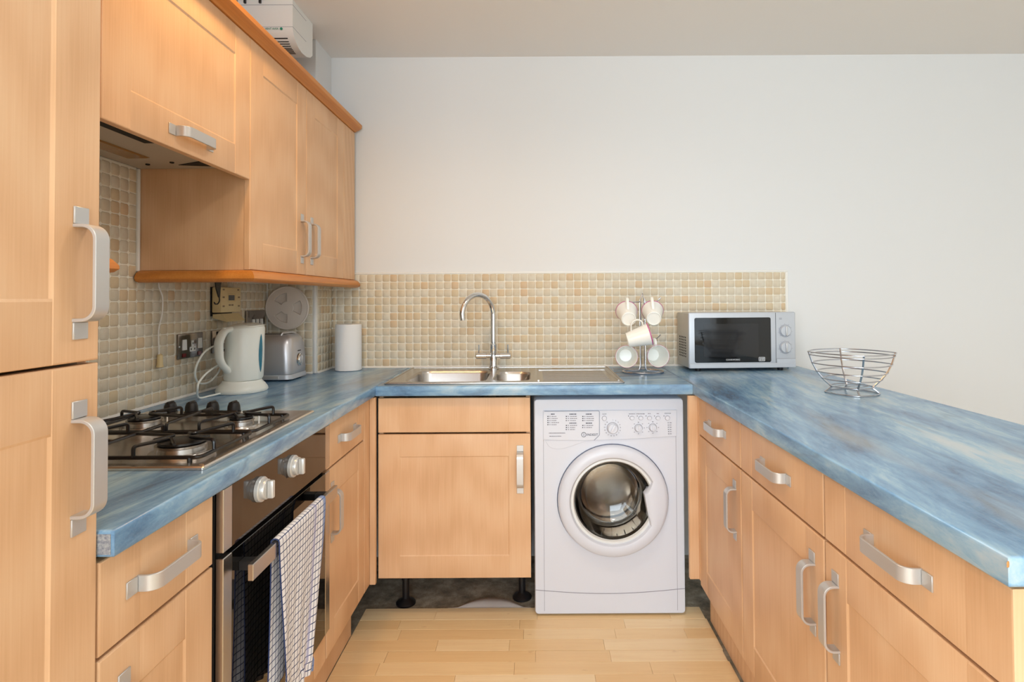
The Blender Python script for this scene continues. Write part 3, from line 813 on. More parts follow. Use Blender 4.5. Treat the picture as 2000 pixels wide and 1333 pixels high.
# tea towel
def towel():
    bm = bmesh.new(); uvl = bm.loops.layers.uv.new('UVMap')
    nu, pathv = 40, []
    zb, zf = .36, .315
    nb, nf = 16, 34
    for k in range(nb + 1): pathv.append((HBX - .0105, zb + (.700 - zb) * k / nb, -(1 - k / nb)))
    for k in range(1, 6):
        a = PI * k / 6; pathv.append((HBX - .0105 * math.cos(a), .7005 + .008 * math.sin(a), 0))
    for k in range(nf + 1): pathv.append((HBX + .0105, .700 - (.700 - zf) * k / nf, k / nf))
    acc = 0; V = []; U = []
    for i, (x, z, s) in enumerate(pathv):
        if i: acc += math.hypot(x - pathv[i - 1][0], z - pathv[i - 1][1])
        row = []; ur = []
        a = abs(s)
        for j in range(nu + 1):
            u = j / nu
            y0, y1 = 1.282 + .012 * a, 1.562 - .105 * a ** 1.2
            if s < 0: y0, y1 = 1.284 - .006 * a, 1.545 - .03 * a
            y = y0 + (y1 - y0) * u + .004 * a * math.sin(9 * u + 3 * a)
            fold = (.0075 * a ** .8) * math.sin(2 * PI * (1.3 * u + .2 * a) + .2) + .004 * a * math.sin(2 * PI * 3.4 * u + 2 * a)
            xx = x + (abs(fold) * .9 + fold * .4 if s > 0 else -abs(fold) * .45)
            zz = z - .030 * a * a * (u ** 2 - .6 * u) * (1 if s > 0 else .4)
            if s > .93: xx += .006 * math.sin(14 * u)
            row.append(bm.verts.new((xx, y, zz))); ur.append((u * .285, acc))
        V.append(row); U.append(ur)
    for i in range(len(V) - 1):
        for j in range(nu):
            f = bm.faces.new((V[i][j], V[i][j + 1], V[i + 1][j + 1], V[i + 1][j]))
            for lp_, (ii, jj) in zip(f.loops, ((i, j), (i, j + 1), (i + 1, j + 1), (i + 1, j))): lp_[uvl].uv = U[ii][jj]
    bmesh.ops.recalc_face_normals(bm, faces=bm.faces)
    bmesh.ops.solidify(bm, geom=bm.faces[:], thickness=.0022)
    m = bpy.data.meshes.new('tea_towel'); bm.to_mesh(m); bm.free(); return smooth(m, 60)
tag(obj('tea_towel', towel(), M_towel), 'blue and white checked tea towel hanging over the oven handle', 'towel')

# ------------------------------------------------------------------ sink and tap
t = thing('kitchen_sink', (-.12, 2.47, ZT), 'stainless inset sink with one and a half bowls and ribbed drainer', 'sink')
b1, b2 = (-.530, -.200, 2.262, 2.600), (-.175, -.022, 2.275, 2.560)
m = plate('sink_top', [rrect(-.595, .350, 2.220, 2.722, .012), rrect(*b1, .055), rrect(*b2, .05)], .004, .0012)
obj('rim', m, M_steel, t, T(0, 0, ZT + .0005))
for (x0, x1, y0, y1), r, dep, nm in ((b1, .055, .16, 'bowl'), (b2, .05, .10, 'half_bowl')):
    b = B(); rings = []
    for ins, z in ((-.001, ZT + .0045), (.002, ZT + .001), (.006, ZT - .008), (.012, ZT - dep * .7), (.020, ZT - dep * .92), (.045, ZT - dep)):
        rr = max(r - ins, .012)
        rings.append([(p[0], p[1], z) for p in rrect(x0 + ins, x1 - ins, y0 + ins, y1 - ins, rr)])
    b.loft(rings, False, True)
    g = obj(nm, b, M_steel, t)
    obj('drain', B().lathe([(.030, .0008), (.030, .002), (.022, .0025), (.0, .001)], ((x0 + x1) / 2, (y0 + y1) / 2, ZT - dep), seg=24, cap=False), M_chrome, g)
for k in range(9):
    yy = 2.285 + k * .040
    obj('drainer_rib', B().prism([(yy - .007, ZT + .0042), (yy + .007, ZT + .0042), (yy + .003, ZT + .0068), (yy - .003, ZT + .0068)], 'X', .03, .30), M_steel, t)
rim = B()
rim.tube([(p[0], p[1], ZT + .0045) for p in rrect(-.588, .343, 2.227, 2.715, .012)], .0028, 6, True)
obj('raised_edge', rim, M_steel, t)
obj('drainer_edge', B().tube([(.012, 2.27, ZT + .0045), (.012, 2.60, ZT + .0045), (.318, 2.60, ZT + .0045), (.332, 2.27, ZT + .0045)], .004, 6), M_steel, t)
tx, ty, tz = -.197, 2.655, ZT + .0048
t = thing('mixer_tap', (tx, ty, tz), 'chrome swan-neck mixer tap with two lever valves behind the sink', 'tap')
obj('body', B().lathe([(.026, 0), (.026, .004), (.019, .007), (.0185, .045), (.0155, .052), (.0155, .072), (.0165, .080), (.0165, .116), (.013, .119)], (tx, ty, tz), seg=28), M_chrome, t)
for s in (-1, 1):
    v = obj('valve', B().lathe([(.011, .012), (.011, .030), (.0145, .032), (.0148, .078), (.012, .081)] if s > 0 else [(.011, -.012), (.011, -.030), (.0145, -.032), (.0148, -.078), (.012, -.081)], (tx, ty, tz + .062), 'X', 24), M_chrome, t)
    obj('lever', B().tube([(tx + s * .068, ty, tz + .074), (tx + s * .068, ty, tz + .114)], .0032, 8), M_chrome, v)
R = .092; dx, dy = -.70, -.714
pts = [(tx, ty, tz + .11), (tx, ty, tz + .18), (tx, ty, tz + .255)]
for k in range(1, 19):
    a = PI * k / 18 * .97; q = R - R * math.cos(a); pts.append((tx + dx * q, ty + dy * q, tz + .255 + R * math.sin(a)))
e = pts[-1]; pts.append((e[0] - dx * .003, e[1] - dy * .003, e[2] - .030))
obj('spout', B().tube(pts, .0122, 16), M_chrome, t)

# ------------------------------------------------------------------ washing machine
wx0, wx1, wy0, wy1, wz0, wz1 = -.008, .583, 2.238, 2.74, .006, .848
wc = (.300, .452)
t = thing('washing_machine', (.29, 2.45, 0), 'white front-loading washing machine with round glass door under the worktop', 'washing machine')
k_ = 1 / (F / wy0)
b = B()
sh = [rrect(wx0, wx1, wz0, wz1, .014, 5)]
ring = lambda ins, y: [(wx0 + ins + (p[0] - wx0) * (wx1 - wx0 - 2 * ins) / (wx1 - wx0), y, wz0 + ins + (p[1] - wz0) * (wz1 - wz0 - 2 * ins) / (wz1 - wz0)) for p in rrect(wx0, wx1, wz0, wz1, .014, 5)]
b.loft([ring(.002, wy0 + .004), ring(0, wy0 + .010), ring(0, wy1)], False, True)
obj('casing', b, M_washer, t)
fm = plate('front_panel', [rrect(wx0 + .002, wx1 - .002, wz0 + .002, wz1 - .002, .013, 5), circ(wc[0], wc[1], .196, 64)], .008, .003)
fp_ = obj('front_panel', fm, M_washer, t, T(0, wy0 + .008, 0) @ RX90)
def wp(px, py, off=0.0): return onY(px, py, wy0 - off)
# vertical panel seams, top lip, kick panel seam
for px in (1062, 1321):
    p = wp(px, 950); obj('seam', B().box(p.x - .0006, p.x + .0006, wy0 - .0004, wy0, .02, .800), M_tgrey, fp_)
pts = []
for k in range(25):
    u = k / 24; px = 1046 + (1338 - 1046) * u; py = 1153 - 3 * u + 8.5 * math.sin(PI * u); p = wp(px, py); pts.append((p.x, wy0 - .0002, p.z))
obj('kick_seam', B().tube(pts, .0011, 5), M_tgrey, fp_)
# control fascia : slightly proud
za = wp(1193, 801).z
pts = [(wp(1061, 803).x, za - .001), (wp(1321, 803).x, za - .001)]
low = []
for k in range(21):
    u = k / 20; px = 1321 - (1321 - 1061) * u; py = 852 + 10 * math.sin(PI * min(1, u * .62 + .0)) - 2 * u; p = wp(px, py); low.append((p.x, p.z))
fas = obj('control_fascia', plate('control_fascia', [[pts[0]] + low[::-1] + [pts[1]]], .005, .0015), M_washer, t, T(0, wy0 + .0005, 0) @ RX90)
yf = wy0 - .0048
# detergent drawer outline
dpts = [wp(1063, 803.5), wp(1170.5, 802.5), wp(1170.5, 850), wp(1160, 860)]
obj('drawer_seam', B().tube(fillet([(p.x, yf - .0002, p.z) for p in dpts], .006, 5), .0009, 5), M_ring, fas)
def wtxt(s, px, py, size, mt=M_text, al='CENTER'):
    p = wp(px, py); return text('lettering', s, size, mt, fas, T(p.x, yf - .0003, p.z) @ RX90, al)
# tiny programme list : rows of small print
def rowbar(px0, px1, py, hh=.0026, mt=M_tgrey):
    a, c = wp(px0, py), wp(px1, py); b = B(); x = a.x
    while x < c.x:
        l = random.uniform(.003, .009); l = min(l, c.x - x)
        b.box(x, x + l, yf - .0006, yf - .0001, a.z - hh / 2, a.z + hh / 2); x += l + .0012
    obj('small_print', b, mt, fas)
for px, ys, first in ((1069, (809, 813.5, 817.5, 821.5, 825.5, 829.5), (1076, 1083)), (1105, (809, 813.5, 817.5, 821.5, 826.5, 831, 835, 839), (1112, 1126)), (1137, (809, 813.5, 817.5, 821.5, 826.5, 831, 835), (1144, 1156))):
    for j, yy in enumerate(ys):
        head = (j == 0 or (j == 4 and px > 1070))
        if head: rowbar(first[0], first[1], yy, .0032, M_text)
        else:
            rowbar(px, px + 2.4, yy, .0034, M_text); rowbar(px + 4, px + 6, yy, .003); rowbar(px + 8, px + 8 + random.uniform(9, 15), yy)
rowbar(1072, 1104, 846, .003); rowbar(1073, 1096, 852, .0026)
p = wp(1140, 849); 
obj('emblem', B().tube([(p.x + .0088 * math.cos(2 * PI * k / 24), yf - .0003, p.z + .0088 * math.sin(2 * PI * k / 24)) for k in range(24)], .0009, 5, True), M_text, fas)
text('lettering', 'i', .015, M_text, fas, T(p.x, yf - .0003, p.z) @ RX90)
wtxt('INDESIT', 1156.8, 849.2, .0122)
def dial(px, py, r, h, pr):
    p = wp(px, py); kx = p.x; kz = p.z
    k = obj('dial', B().lathe([(r, 0), (r, -h * .35), (r * .86, -h * .6), (r * .80, -h)], (kx, yf - .0002, kz), 'Y', 32), M_washer, fas)
    obj('seam', B().tube([(kx + (r + .0006) * math.cos(2 * PI * j / 32), yf - .0003, kz + (r + .0006) * math.sin(2 * PI * j / 32)) for j in range(32)], .0006, 5, True), M_tgrey, k)
    gb = B().box(-r * .22, r * .22, -.006, 0, -r * .78, r * .78, .0015); obj('grip', gb, M_washer, k, T(kx, yf - .0002 - h, kz) @ Matrix.Rotation(pr, 4, 'Y'))
    return kx, kz
kx, kz = dial(1196, 836, .0215, .016, .5)
for j in range(16):
    a = PI / 2 - (j + .15) * 2 * PI / 17.2
    text('lettering', str((j + 1) % 17), .0062, M_text, fas, T(kx + .0315 * math.cos(a), yf - .0003, kz + .0315 * math.sin(a)) @ RX90)
for px in (1246.5, 1274.5):
    kx, kz = dial(px, 836 if px < 1260 else 835, .0148, .012, 0)
    for j in range(8):
        a = PI / 2 - j * PI / 4; q = .0225
        obj('tick', B().box(kx + q * math.cos(a) - .0022, kx + q * math.cos(a) + .0022, yf - .0006, yf - .0001, kz + q * math.sin(a) - .0011, kz + q * math.sin(a) + .0011), M_text if j == 0 else M_tgrey, fas)
for i, px in enumerate((1180, 1234, 1251, 1268, 1284.5, 1303)):
    p = wp(px, 816.5 if i else 817)
    k = obj('button', B().lathe([(.0086, 0), (.0086, -.003), (.0075, -.0042), (0, -.0046)], (p.x, yf - .0002, p.z), 'Y', 24, cap=False, sy=.82 if 0 < i < 5 else 1), M_washer, fas)
    obj('seam', B().tube([(p.x + .0092 * math.cos(2 * PI * j / 24), yf - .0003, p.z + .0092 * (.82 if 0 < i < 5 else 1) * math.sin(2 * PI * j / 24)) for j in range(24)], .0005, 5, True), M_tgrey, k)
    if i: obj('indicator', B().lathe([(.0017, 0), (.0017, -.0008)], (p.x - .0135, yf - .0002, p.z + .008), 'Y', 10), M_text, fas)
rowbar(1228, 1240, 808.5); rowbar(1242, 1259, 808.5); rowbar(1265, 1270, 808); rowbar(1282, 1287, 808)
wtxt('ON/OFF', 1180, 809, .0046); wtxt('START/PAUSE', 1303.5, 807.5, .0042)
for j in range(6):
    p = wp(1304.3 + .15 * j, 825.8 + 4.3 * j)
    obj('indicator', B().lathe([(.0016, 0), (.0016, -.0008)], (p.x, yf - .0002, p.z), 'Y', 10), M_text, fas)
    rowbar(1307, 1311, 825.8 + 4.3 * j)
# drawer finger recess (scooped lip below the fascia)
pts = []
for u in range(13):
    v = u / 12; px = 1064 + (1150 - 1064) * v; py = 860 + 19 * math.sin(PI * v ** .62) * (1 - .25 * v); p = wp(px, py); pts.append((p.x, p.z))
obj('finger_recess', plate('finger_recess', [pts], .002, .0008), M_washer, t, T(0, wy0 + .0005, 0) @ RX90)
# door
ND = 72
def inner(a):
    # a in degrees, anticlockwise from +X
    a = (a + 180) % 360 - 180
    if 13 <= a <= 27: return .124 + (.166 - .124) * (a - 13) / 14
    if -33 <= a < 13:
        p2 = Vector((.124 * math.cos(math.radians(13)), .124 * math.sin(math.radians(13)))); p3 = Vector((.168 * math.cos(math.radians(-33)), .168 * math.sin(math.radians(-33))))
        d = p3 - p2; c, s_ = math.cos(math.radians(a)), math.sin(math.radians(a))
        den = c * d.y - s_ * d.x
        return (p2.x * d.y - p2.y * d.x) / den
    return .166
angs = sorted(set([360 * k / ND for k in range(ND)] + [13, 27, 327, 12.2, 27.8, 326.2]))
rings = []
for tt, yy in ((0, -.0005), (.0, -.014), (.06, -.024), (.2, -.031), (.70, -.034), (.88, -.032), (1.0, -.024), (1.01, .004)):
    ring_ = []
    for a in angs:
        ro, ri = .216, inner(a); r_ = ro + (ri - ro) * tt
        ring_.append((wc[0] + r_ * math.cos(math.radians(a)), wy0 + yy, wc[1] + r_ * math.sin(math.radians(a))))
    rings.append(ring_)
d = obj('door_ring', B().loft(rings, False, False), M_washer, t, None, 40)
obj('seam', B().tube([(wc[0] + .2175 * math.cos(2 * PI * k / 64), wy0 - .0015, wc[1] + .2175 * math.sin(2 * PI * k / 64)) for k in range(64)], .0016, 6, True), M_ring, d)
rings = []
for r_, yy in ((.170, -.016), (.156, -.020), (.150, -.006)):
    rings.append([(wc[0] + r_ * math.cos(2 * PI * k / 64), wy0 + yy, wc[1] + r_ * math.sin(2 * PI * k / 64)) for k in range(64)])
obj('inner_ring', B().loft(rings, False, False), M_wp, d)
gl = [(.151, -.012), (.148, -.004), (.138, .050), (.122, .085), (.09, .103), (.05, .110), (.0, .112)]
gi = [(.0, .105), (.05, .103), (.085, .096), (.115, .078), (.131, .045), (.141, -.004), (.146, -.012)]
obj('door_glass', B().lathe([(r_, y) for r_, y in gl] + gi + [(.151, -.012)], (wc[0], wy0, wc[1]), 'Y', 64, cap=False), M_glass, d)
obj('door_seal', B().lathe([(.200, .010), (.172, .012), (.160, .030), (.166, .060), (.185, .085), (.20, .09)], (wc[0], wy0, wc[1]), 'Y', 64, cap=False), M_rubber, t)
drum = obj('drum', B().lathe([(.185, .088), (.215, .100), (.235, .14), (.235, .34), (.225, .352), (.10, .365), (.0, .367)], (wc[0], wy0, wc[1]), 'Y', 64, cap=False), M_drum, t)
hb = B()
for rr_ in range(5):
    for k in range(44):
        a = 2 * PI * (k + .5 * (rr_ % 2)) / 44; yy = wy0 + .165 + rr_ * .035
        c = Vector((wc[0] + .2335 * math.cos(a), yy, wc[1] + .2335 * math.sin(a)))
        hb.lathe([(.0032, 0), (.0025, .001)], c, 'Z', 6) if False else hb.box(c.x - .0016, c.x + .0016, yy - .0018, yy + .0018, c.z - .0016, c.z + .0016)
q = obj('drum_holes', hb, M_dark, drum); q['kind'] = 'stuff'
for k in range(3):
    a = math.radians(200 + 120 * k)
    M = T(wc[0], wy0 + .24, wc[1]) @ Matrix.Rotation(-a, 4, 'Y')
    obj('paddle', B().prism([(.170, -.014), (.170, .014), (.234, .035), (.234, -.035)], 'Y', -.09, .09), M_drum, drum, M)

# ------------------------------------------------------------------ microwave
mw = thing('microwave', (0, 0, 0), 'silver microwave oven with black glass door and two round dials', 'microwave', None, T(.690, 2.548, ZT) @ RZ(2.6))
MM = WM[mw.name]
w, h, dpt, z0 = .492, .252, .190, .014
def mpx(name, b, mt, par=None, ex=I4): return obj(name, b, mt, par or mw, MM @ ex)
mpx('casing', B().box(.004, w - .004, .016, dpt, z0, z0 + h - .003, .005), M_mside)
mpx('fascia', B().box(0, w, 0, .0155, z0, z0 + h, .006, 3), M_silver)
mpx('base_lip', B().box(.002, w - .002, -.0035, 0, z0 + .001, z0 + .022, .0015, 1), M_silver)
mpx('door_glass', plate('door_glass', [rrect(.026, .376, z0 + .026, z0 + .228, .008)], .003, .001), M_mglass, None, T(0, .0005, 0) @ RX90)
mpx('mesh_screen', plate('mesh_screen', [rrect(.068, .318, z0 + .052, z0 + .200, .004)], .0006), M_mscreen, None, T(0, -.0024, 0) @ RX90)
mpx('door_seam', B().box(.3985, .4, -.0006, 0, z0 + .003, z0 + .249), M_dark)
mpx('panel_seam', B().box(.4, .489, -.0006, 0, z0 + .0405, z0 + .0415), M_tgrey)
mpx('button_panel', B().box(.402, .489, -.0028, -.0004, z0 + .006, z0 + .040, .001, 1), M_silver)
for zz in (.166, .091):
    k = mpx('dial', B().lathe([(.0240, 0), (.0240, -.008), (.022, -.010), (0, -.0105)], (.443, 0, z0 + zz), 'Y', 32, cap=False), M_silver)
    mpx('grip', B().box(.4395, .4465, -.017, -.0095, z0 + zz - .0215, z0 + zz + .0215, .002), M_handle, k)
    mpx('dial_ring', B().tube([(.443 + .0275 * math.cos(2 * PI * j / 32), -.0003, z0 + zz + .0275 * math.sin(2 * PI * j / 32)) for j in range(32)], .0007, 5, True), M_tgrey, k)
    for j in range(9):
        a = math.radians(225 - j * 33); mpx('tick', B().box(.443 + .032 * math.cos(a) - .001, .443 + .032 * math.cos(a) + .001, -.0006, 0, z0 + zz + .032 * math.sin(a) - .001, z0 + zz + .032 * math.sin(a) + .001), M_tgrey, k)
mpx('small_print', B().box(.416, .428, -.0005, 0, z0 + .218, z0 + .220).box(.416, .428, -.0005, 0, z0 + .223, z0 + .225), M_tgrey)
text('lettering', 'COOKWORKS', .0098, M_twhite, mw, MM @ T(.200, -.0030, z0 + .038) @ RX90)
bd = B()
bd.tube([(p[0], -.0029, p[1]) for p in rrect(.318, .347, z0 + .031, z0 + .049, .004, 4)], .0007, 5, True)
for j in range(3):
    bd.box(.3215 + j * .0085, .3275 + j * .0085, -.0033, -.0027, z0 + .0415, z0 + .0465); bd.box(.3215 + j * .0085, .3275 + j * .0085, -.0033, -.0027, z0 + .0338, z0 + .0388)
mpx('badge', bd, M_twhite)
vb = B()
for i in range(5):
    for j in range(8): vb.box(.0034, .0046, .055 + i * .022, .065 + i * .022, z0 + .045 + j * .0125, z0 + .052 + j * .0125)
mpx('side_vent', vb, M_dark)
for fx in (.05, w - .06):
    for fy in (.03, dpt - .03): mpx('foot', B().lathe([(.012, -z0 + .0006), (.014, .0005)], (fx, fy, z0), seg=14), M_bplast)
mpx('power_cord', B().tube(fillet([(w - .05, dpt - .001, z0 + .05), (w - .05, dpt + .012, z0 + .05), (w + .015, dpt + .006, .024), (w + .032, dpt - .05, .005), (w + .012, dpt - .09, .005)], .02, 5), .004, 8), M_bplast)

# ------------------------------------------------------------------ wire basket
c = onZ(1668, 764, ZT); cx, cy = c.x, c.y + .02
cx = 1.095; cy = 1.965
view = math.atan2(cx, cy)
t = thing('wire_basket', (cx, cy, ZT), 'open chrome wire fruit basket standing on the peninsula worktop', 'basket')
def corner(R, k, z):
    a = math.radians(15) - view + PI / 2 * k
    return Vector((cx + R * math.cos(a), cy + R * math.sin(a), ZT + z))
def bring(R, z, r):
    pts = []
    for k in range(4):
        a, b = corner(R, k, z), corner(R, k + 1, z); m_ = (a + b) / 2; o = Vector((m_.x - cx, m_.y - cy, 0)).normalized()
        for j in range(10):
            s = j / 10; pts.append(a.lerp(b, s) + o * (R * .20 * 4 * s * (1 - s)))
    return B().tube(pts, r, 6, True)
LV = [(.139, .142), (.136, .132), (.127, .103), (.113, .074), (.095, .050), (.069, .024)]
for R_, z in LV: obj('ring', bring(R_, z, .0021), M_wire, t)
obj('base_ring', bring(.086, .003, .0025), M_wire, t)
for k in range(4):
    pts = [corner(R_ - .0025, k, z) for R_, z in LV] + [corner(.063, k, .020), corner(.084, k, .003)]
    obj('rib', B().tube(pts, .0034, 6), M_wire, t)
for s in (-.03, 0, .03):
    obj('floor_wire', B().tube([corner(.07, 0, .024).lerp(corner(.07, 1, .024), .5 + s / .1), corner(.07, 3, .024).lerp(corner(.07, 2, .024), .5 + s / .1)], .0014, 6), M_wire, t)

# ------------------------------------------------------------------ mug tree and mugs
cx, cy = .482, 2.545
t = thing('mug_tree', (cx, cy, ZT), 'chrome wire mug tree beside the microwave', 'mug tree')
b = B()
b.tube([(cx + .088 * math.cos(2 * PI * k / 4 + PI / 2 + .0) * (1), cy + .080 * math.sin(2 * PI * k / 4 + PI / 2), ZT + .004) for k in range(4)][0:0] or
       [(cx + .090 * math.cos(2 * PI * k / 36), cy + .075 * math.sin(2 * PI * k / 36), ZT + .0042) for k in range(36)], .0036, 8, True)
obj('base_ring', b, M_wire, t)
for s1 in (-1, 1):
    for s2 in (-1, 1):
        x_, y_ = cx + .010 * s1, cy + .010 * s2
        pts = [(cx + s1 * .080, cy + s2 * .030, ZT + .0045), (x_ + s1 * .004, y_, ZT + .0085), (x_, y_, ZT + .03), (x_, y_, 1.235), (cx, cy, 1.262 + .004 * s2)]
        obj('upright', B().tube(fillet(pts, .012, 4), .0021, 6), M_wire, t)
def hook(dx_, dy_, z, L, up=.018):
    pts = [(cx + dx_ * .006, cy + dy_ * .006, z), (cx + dx_ * L * .75, cy + dy_ * L * .75, z - .002), (cx + dx_ * L, cy + dy_ * L, z + up)]
    obj('hook', B().tube(fillet(pts, .012, 4), .0022, 6), M_wire, t)
hook(-.93, -.36, 1.226, .082); hook(.93, -.36, 1.226, .082)
hook(-.9, -.4, 1.062, .075); hook(.9, -.4, 1.062, .082)
hook(-.1, -1, 1.140, .105, .01); hook(.1, 1, 1.140, .06, .012)
def mug_parts():
    b = B()
    outp = [(.0, .004), (.026, .004), (.028, 0), (.031, .0015), (.0345, .020), (.040, .055), (.0465, .096), (.0475, .0995)]
    inp = [(.0462, .1005), (.0448, .099), (.0435, .090), (.0375, .055), (.032, .022), (.027, .009), (0, .007)]
    b.lathe(outp + inp, seg=36, cap=False)
    body = b.mesh('body', 50); body.materials.append(M_ceram)
    h_ = B()
    pts = fillet([(.041, 0, .080), (.062, 0, .082), (.076, 0, .064), (.070, 0, .036), (.035, 0, .026)], .016, 5)
    rings = []
    for i, p in enumerate(pts):
        a = pts[max(i - 1, 0)]; c2 = pts[min(i + 1, len(pts) - 1)]; d_ = (c2 - a).normalized(); nn = Vector((-d_.z, 0, d_.x))
        rings.append([p + nn * (.0035 * math.cos(2 * PI * k / 10)) + Vector((0, .0062, 0)) * math.sin(2 * PI * k / 10) for k in range(10)])
    h_.loft(rings)
    hm = h_.mesh('handle', 50); hm.materials.append(M_ceram)
    r_ = B(); r_.lathe([(.0468, .0955), (.0479, .0958), (.0486, .0992), (.0476, .1000), (.0472, .0992)], seg=36, cap=False)
    rm = r_.mesh('rim_band', 50); rm.materials.append(M_pink)
    return body, hm, rm
MB_, MH_, MR_ = mug_parts()
def mug(base, axis, hdir, label):
    z = Vector(axis).normalized(); x = Vector(hdir); x = (x - z * x.dot(z)).normalized(); y = z.cross(x)
    M = Matrix(((x.x, y.x, z.x, base[0]), (x.y, y.y, z.y, base[1]), (x.z, y.z, z.z, base[2]), (0, 0, 0, 1)))
    q = thing('mug', base, label, 'mug', 'white mugs hanging on the mug tree', M)
    for nm, me in (('body', MB_), ('handle', MH_), ('rim_band', MR_)): link(bpy.data.objects.new(nm, me), q, M)
def mug_from_mouth(px, py, Y, axis, hdir, label):
    p = onY(px, py, Y); a = Vector(axis).normalized(); mug(p - a * .1, axis, hdir, label)
mug_from_mouth(1224, 697, 2.440, (-.10, -1, .04), (.38, .1, .92), 'white mug with pink rim hung low, mouth outward, next to the sink drainer')
mug_from_mouth(1286, 696, 2.440, (.06, -1, .04), (-.10, .1, 1), 'white mug with pink rim hung low, mouth outward, next to the microwave')
def mug_from_base(px, py, Y, axis, hdir, label): p = onY(px, py, Y); mug(p, axis, hdir, label)
mug_from_base(1228, 624, 2.415, (.06, .94, .32), (-.06, -.32, .94), 'white mug hung high showing its round base, on the sink side of the stand')
mug_from_base(1277, 623, 2.415, (.14, .94, .32), (-.12, -.32, .94), 'white mug hung high showing its round base, on the microwave side of the stand')
mug_from_base(1225, 665, 2.405, (.95, -.10, .27), (-.27, -.15, .95), 'white mug hung sideways across the middle of the stand')

# ------------------------------------------------------------------ kitchen roll
c = (-.884, 2.680)
t = thing('kitchen_roll', (c[0], c[1], ZT), 'white kitchen paper roll standing in the tiled corner', 'paper roll')
obj('paper', B().lathe([(.021, .002), (.058, .0012), (.060, .003), (.0605, .110), (.060, .215), (.058, .2175), (.021, .2165), (.021, .002)], (c[0], c[1], ZT), seg=48, cap=False), M_paper, t)
obj('core', B().lathe([(.0185, .003), (.0205, .003), (.0205, .2155), (.0185, .2155), (.0185, .003)], (c[0], c[1], ZT), seg=32, cap=False), M_card, t)

# ------------------------------------------------------------------ kettle
kc = Vector((-1.078, 2.085, ZT))
KD = math.radians(180 + 66)     # handle direction in plan
t = thing('electric_kettle', kc, 'white plastic jug kettle with blue water gauge on its base', 'kettle', None, T(*kc) @ Matrix.Rotation(KD, 4, 'Z'))
KM = WM[t.name]       # local +X = handle side
def kx_(name, b, mt, par=None, sharp=45): return obj(name, b, mt, par or t, KM, sharp)
kx_('base', B().lathe([(.086, .0006), (.089, .006), (.087, .014), (.079, .026), (.069, .036), (.066, .042), (.060, .044)], seg=48, sx=1.02, sy=.93), M_kettle)
def kring(cx_, rx, ry, z, tilt=0, n_=44):
    out = []
    for k in range(n_):
        a = 2 * PI * k / n_; x_ = rx * math.cos(a); out.append((cx_ + x_, ry * math.sin(a), z - tilt * x_))
    return out
b = B(); b.loft([kring(-.004, .064, .062, .0445), kring(-.006, .068, .064, .052), kring(-.009, .068, .064, .12), kring(-.012, .067, .062, .18), kring(-.014, .068, .060, .226, .04), kring(-.014, .066, .058, .236, .05)])
body = kx_('body', b, M_kettle)
b = B(); b.loft([kring(-.014, .064, .0565, .2365, .05), kring(-.014, .062, .055, .241, .06), kring(-.010, .042, .040, .247, .07)])
kx_('lid', b, M_kettle)
b = B(); b.loft([[(-.070, -.018, .195), (-.070, .018, .195), (-.079, .012, .20), (-.079, -.012, .20)], [(-.070, -.024, .236), (-.070, .024, .236), (-.092, .008, .243), (-.092, -.008, .243)]])
kx_('spout', b, M_kettle)
pts = fillet([(.030, 0, .228), (.070, 0, .230), (.096, 0, .192), (.092, 0, .118), (.056, 0, .078)], .030, 6)
b = B(); rings = []
for i, p in enumerate(pts):
    a = pts[max(i - 1, 0)]; c2 = pts[min(i + 1, len(pts) - 1)]; d_ = (c2 - a).normalized(); nn = Vector((-d_.z, 0, d_.x)); s = i / (len(pts) - 1)
    wy = .016 + .004 * math.sin(PI * s)
    rings.append([p + nn * (.011 * math.cos(2 * PI * k / 14)) + Vector((0, wy, 0)) * math.sin(2 * PI * k / 14) for k in range(14)])
b.loft(rings); hd = kx_('handle', b, M_kettle)
kx_('switch', B().box(.058, .078, -.007, .007, .229, .238, .003), M_kettle, hd)
# gauge on the side seen at the right
g = B(); rows_ = []
for i in range(13):
    s = i / 12; z = .070 + .140 * s; hw = .30 * math.sin(PI * s) ** .7 + .01; r_ = []
    for j in range(7):
        a = math.radians(106) + hw * (j / 6 - .5)
        rx = .0690 + .0008 * math.sin(PI * j / 6); ry = .0652 - (.003 * max(0, (z - .12) / .1))
        r_.append((rx * math.cos(a) - .008 - .004 * max(0, (z - .12) / .08), ry * math.sin(a) , z))
    rows_.append(r_)
g.loft(rows_, closed=False); 
kx_('water_gauge', g, M_gauge, body)
kx_('cord_notch', B().lathe([(.005, 0), (.005, .004)], (.047, -.068, .010), 'Y', 12), M_dark)
# flex and plug
sock = (XL + .010, 2.165, 1.088)
pth = [(XL + .060, 2.165, 1.095)]
for px, py, X in ((407, 682, -1.15), (388, 705, -1.16), (381, 730, -1.175), (388, 748, -1.185), (408, 747, -1.18), (425, 730, -1.165), (432, 712, -1.15), (424, 715, -1.145), (405, 728, -1.14), (390, 745, -1.13)):
    p = onX(px, py, X); pth.append((p.x, p.y, p.z))
p = onX(386, 757, -1.125); pth.append((p.x, p.y, max(p.z, ZT + .02)))
pth += [(-1.14, 1.92, ZT + .006), (-1.125, 1.965, ZT + .0045), (-1.112, 2.005, ZT + .006)]
def spline(P, n_=6):
    P = [Vector(p) for p in P]; out = []
    for i in range(len(P) - 1):
        p0, p1, p2, p3 = P[max(i - 1, 0)], P[i], P[i + 1], P[min(i + 2, len(P) - 1)]
        for k in range(n_):
            s = k / n_; out.append(.5 * ((2 * p1) + (p2 - p0) * s + (2 * p0 - 5 * p1 + 4 * p2 - p3) * s * s + (3 * p1 - p0 - 3 * p2 + p3) * s ** 3))
    return out + [P[-1]]
fl = obj('flex', B().tube(spline(pth), .0034, 8), M_kettle, t)
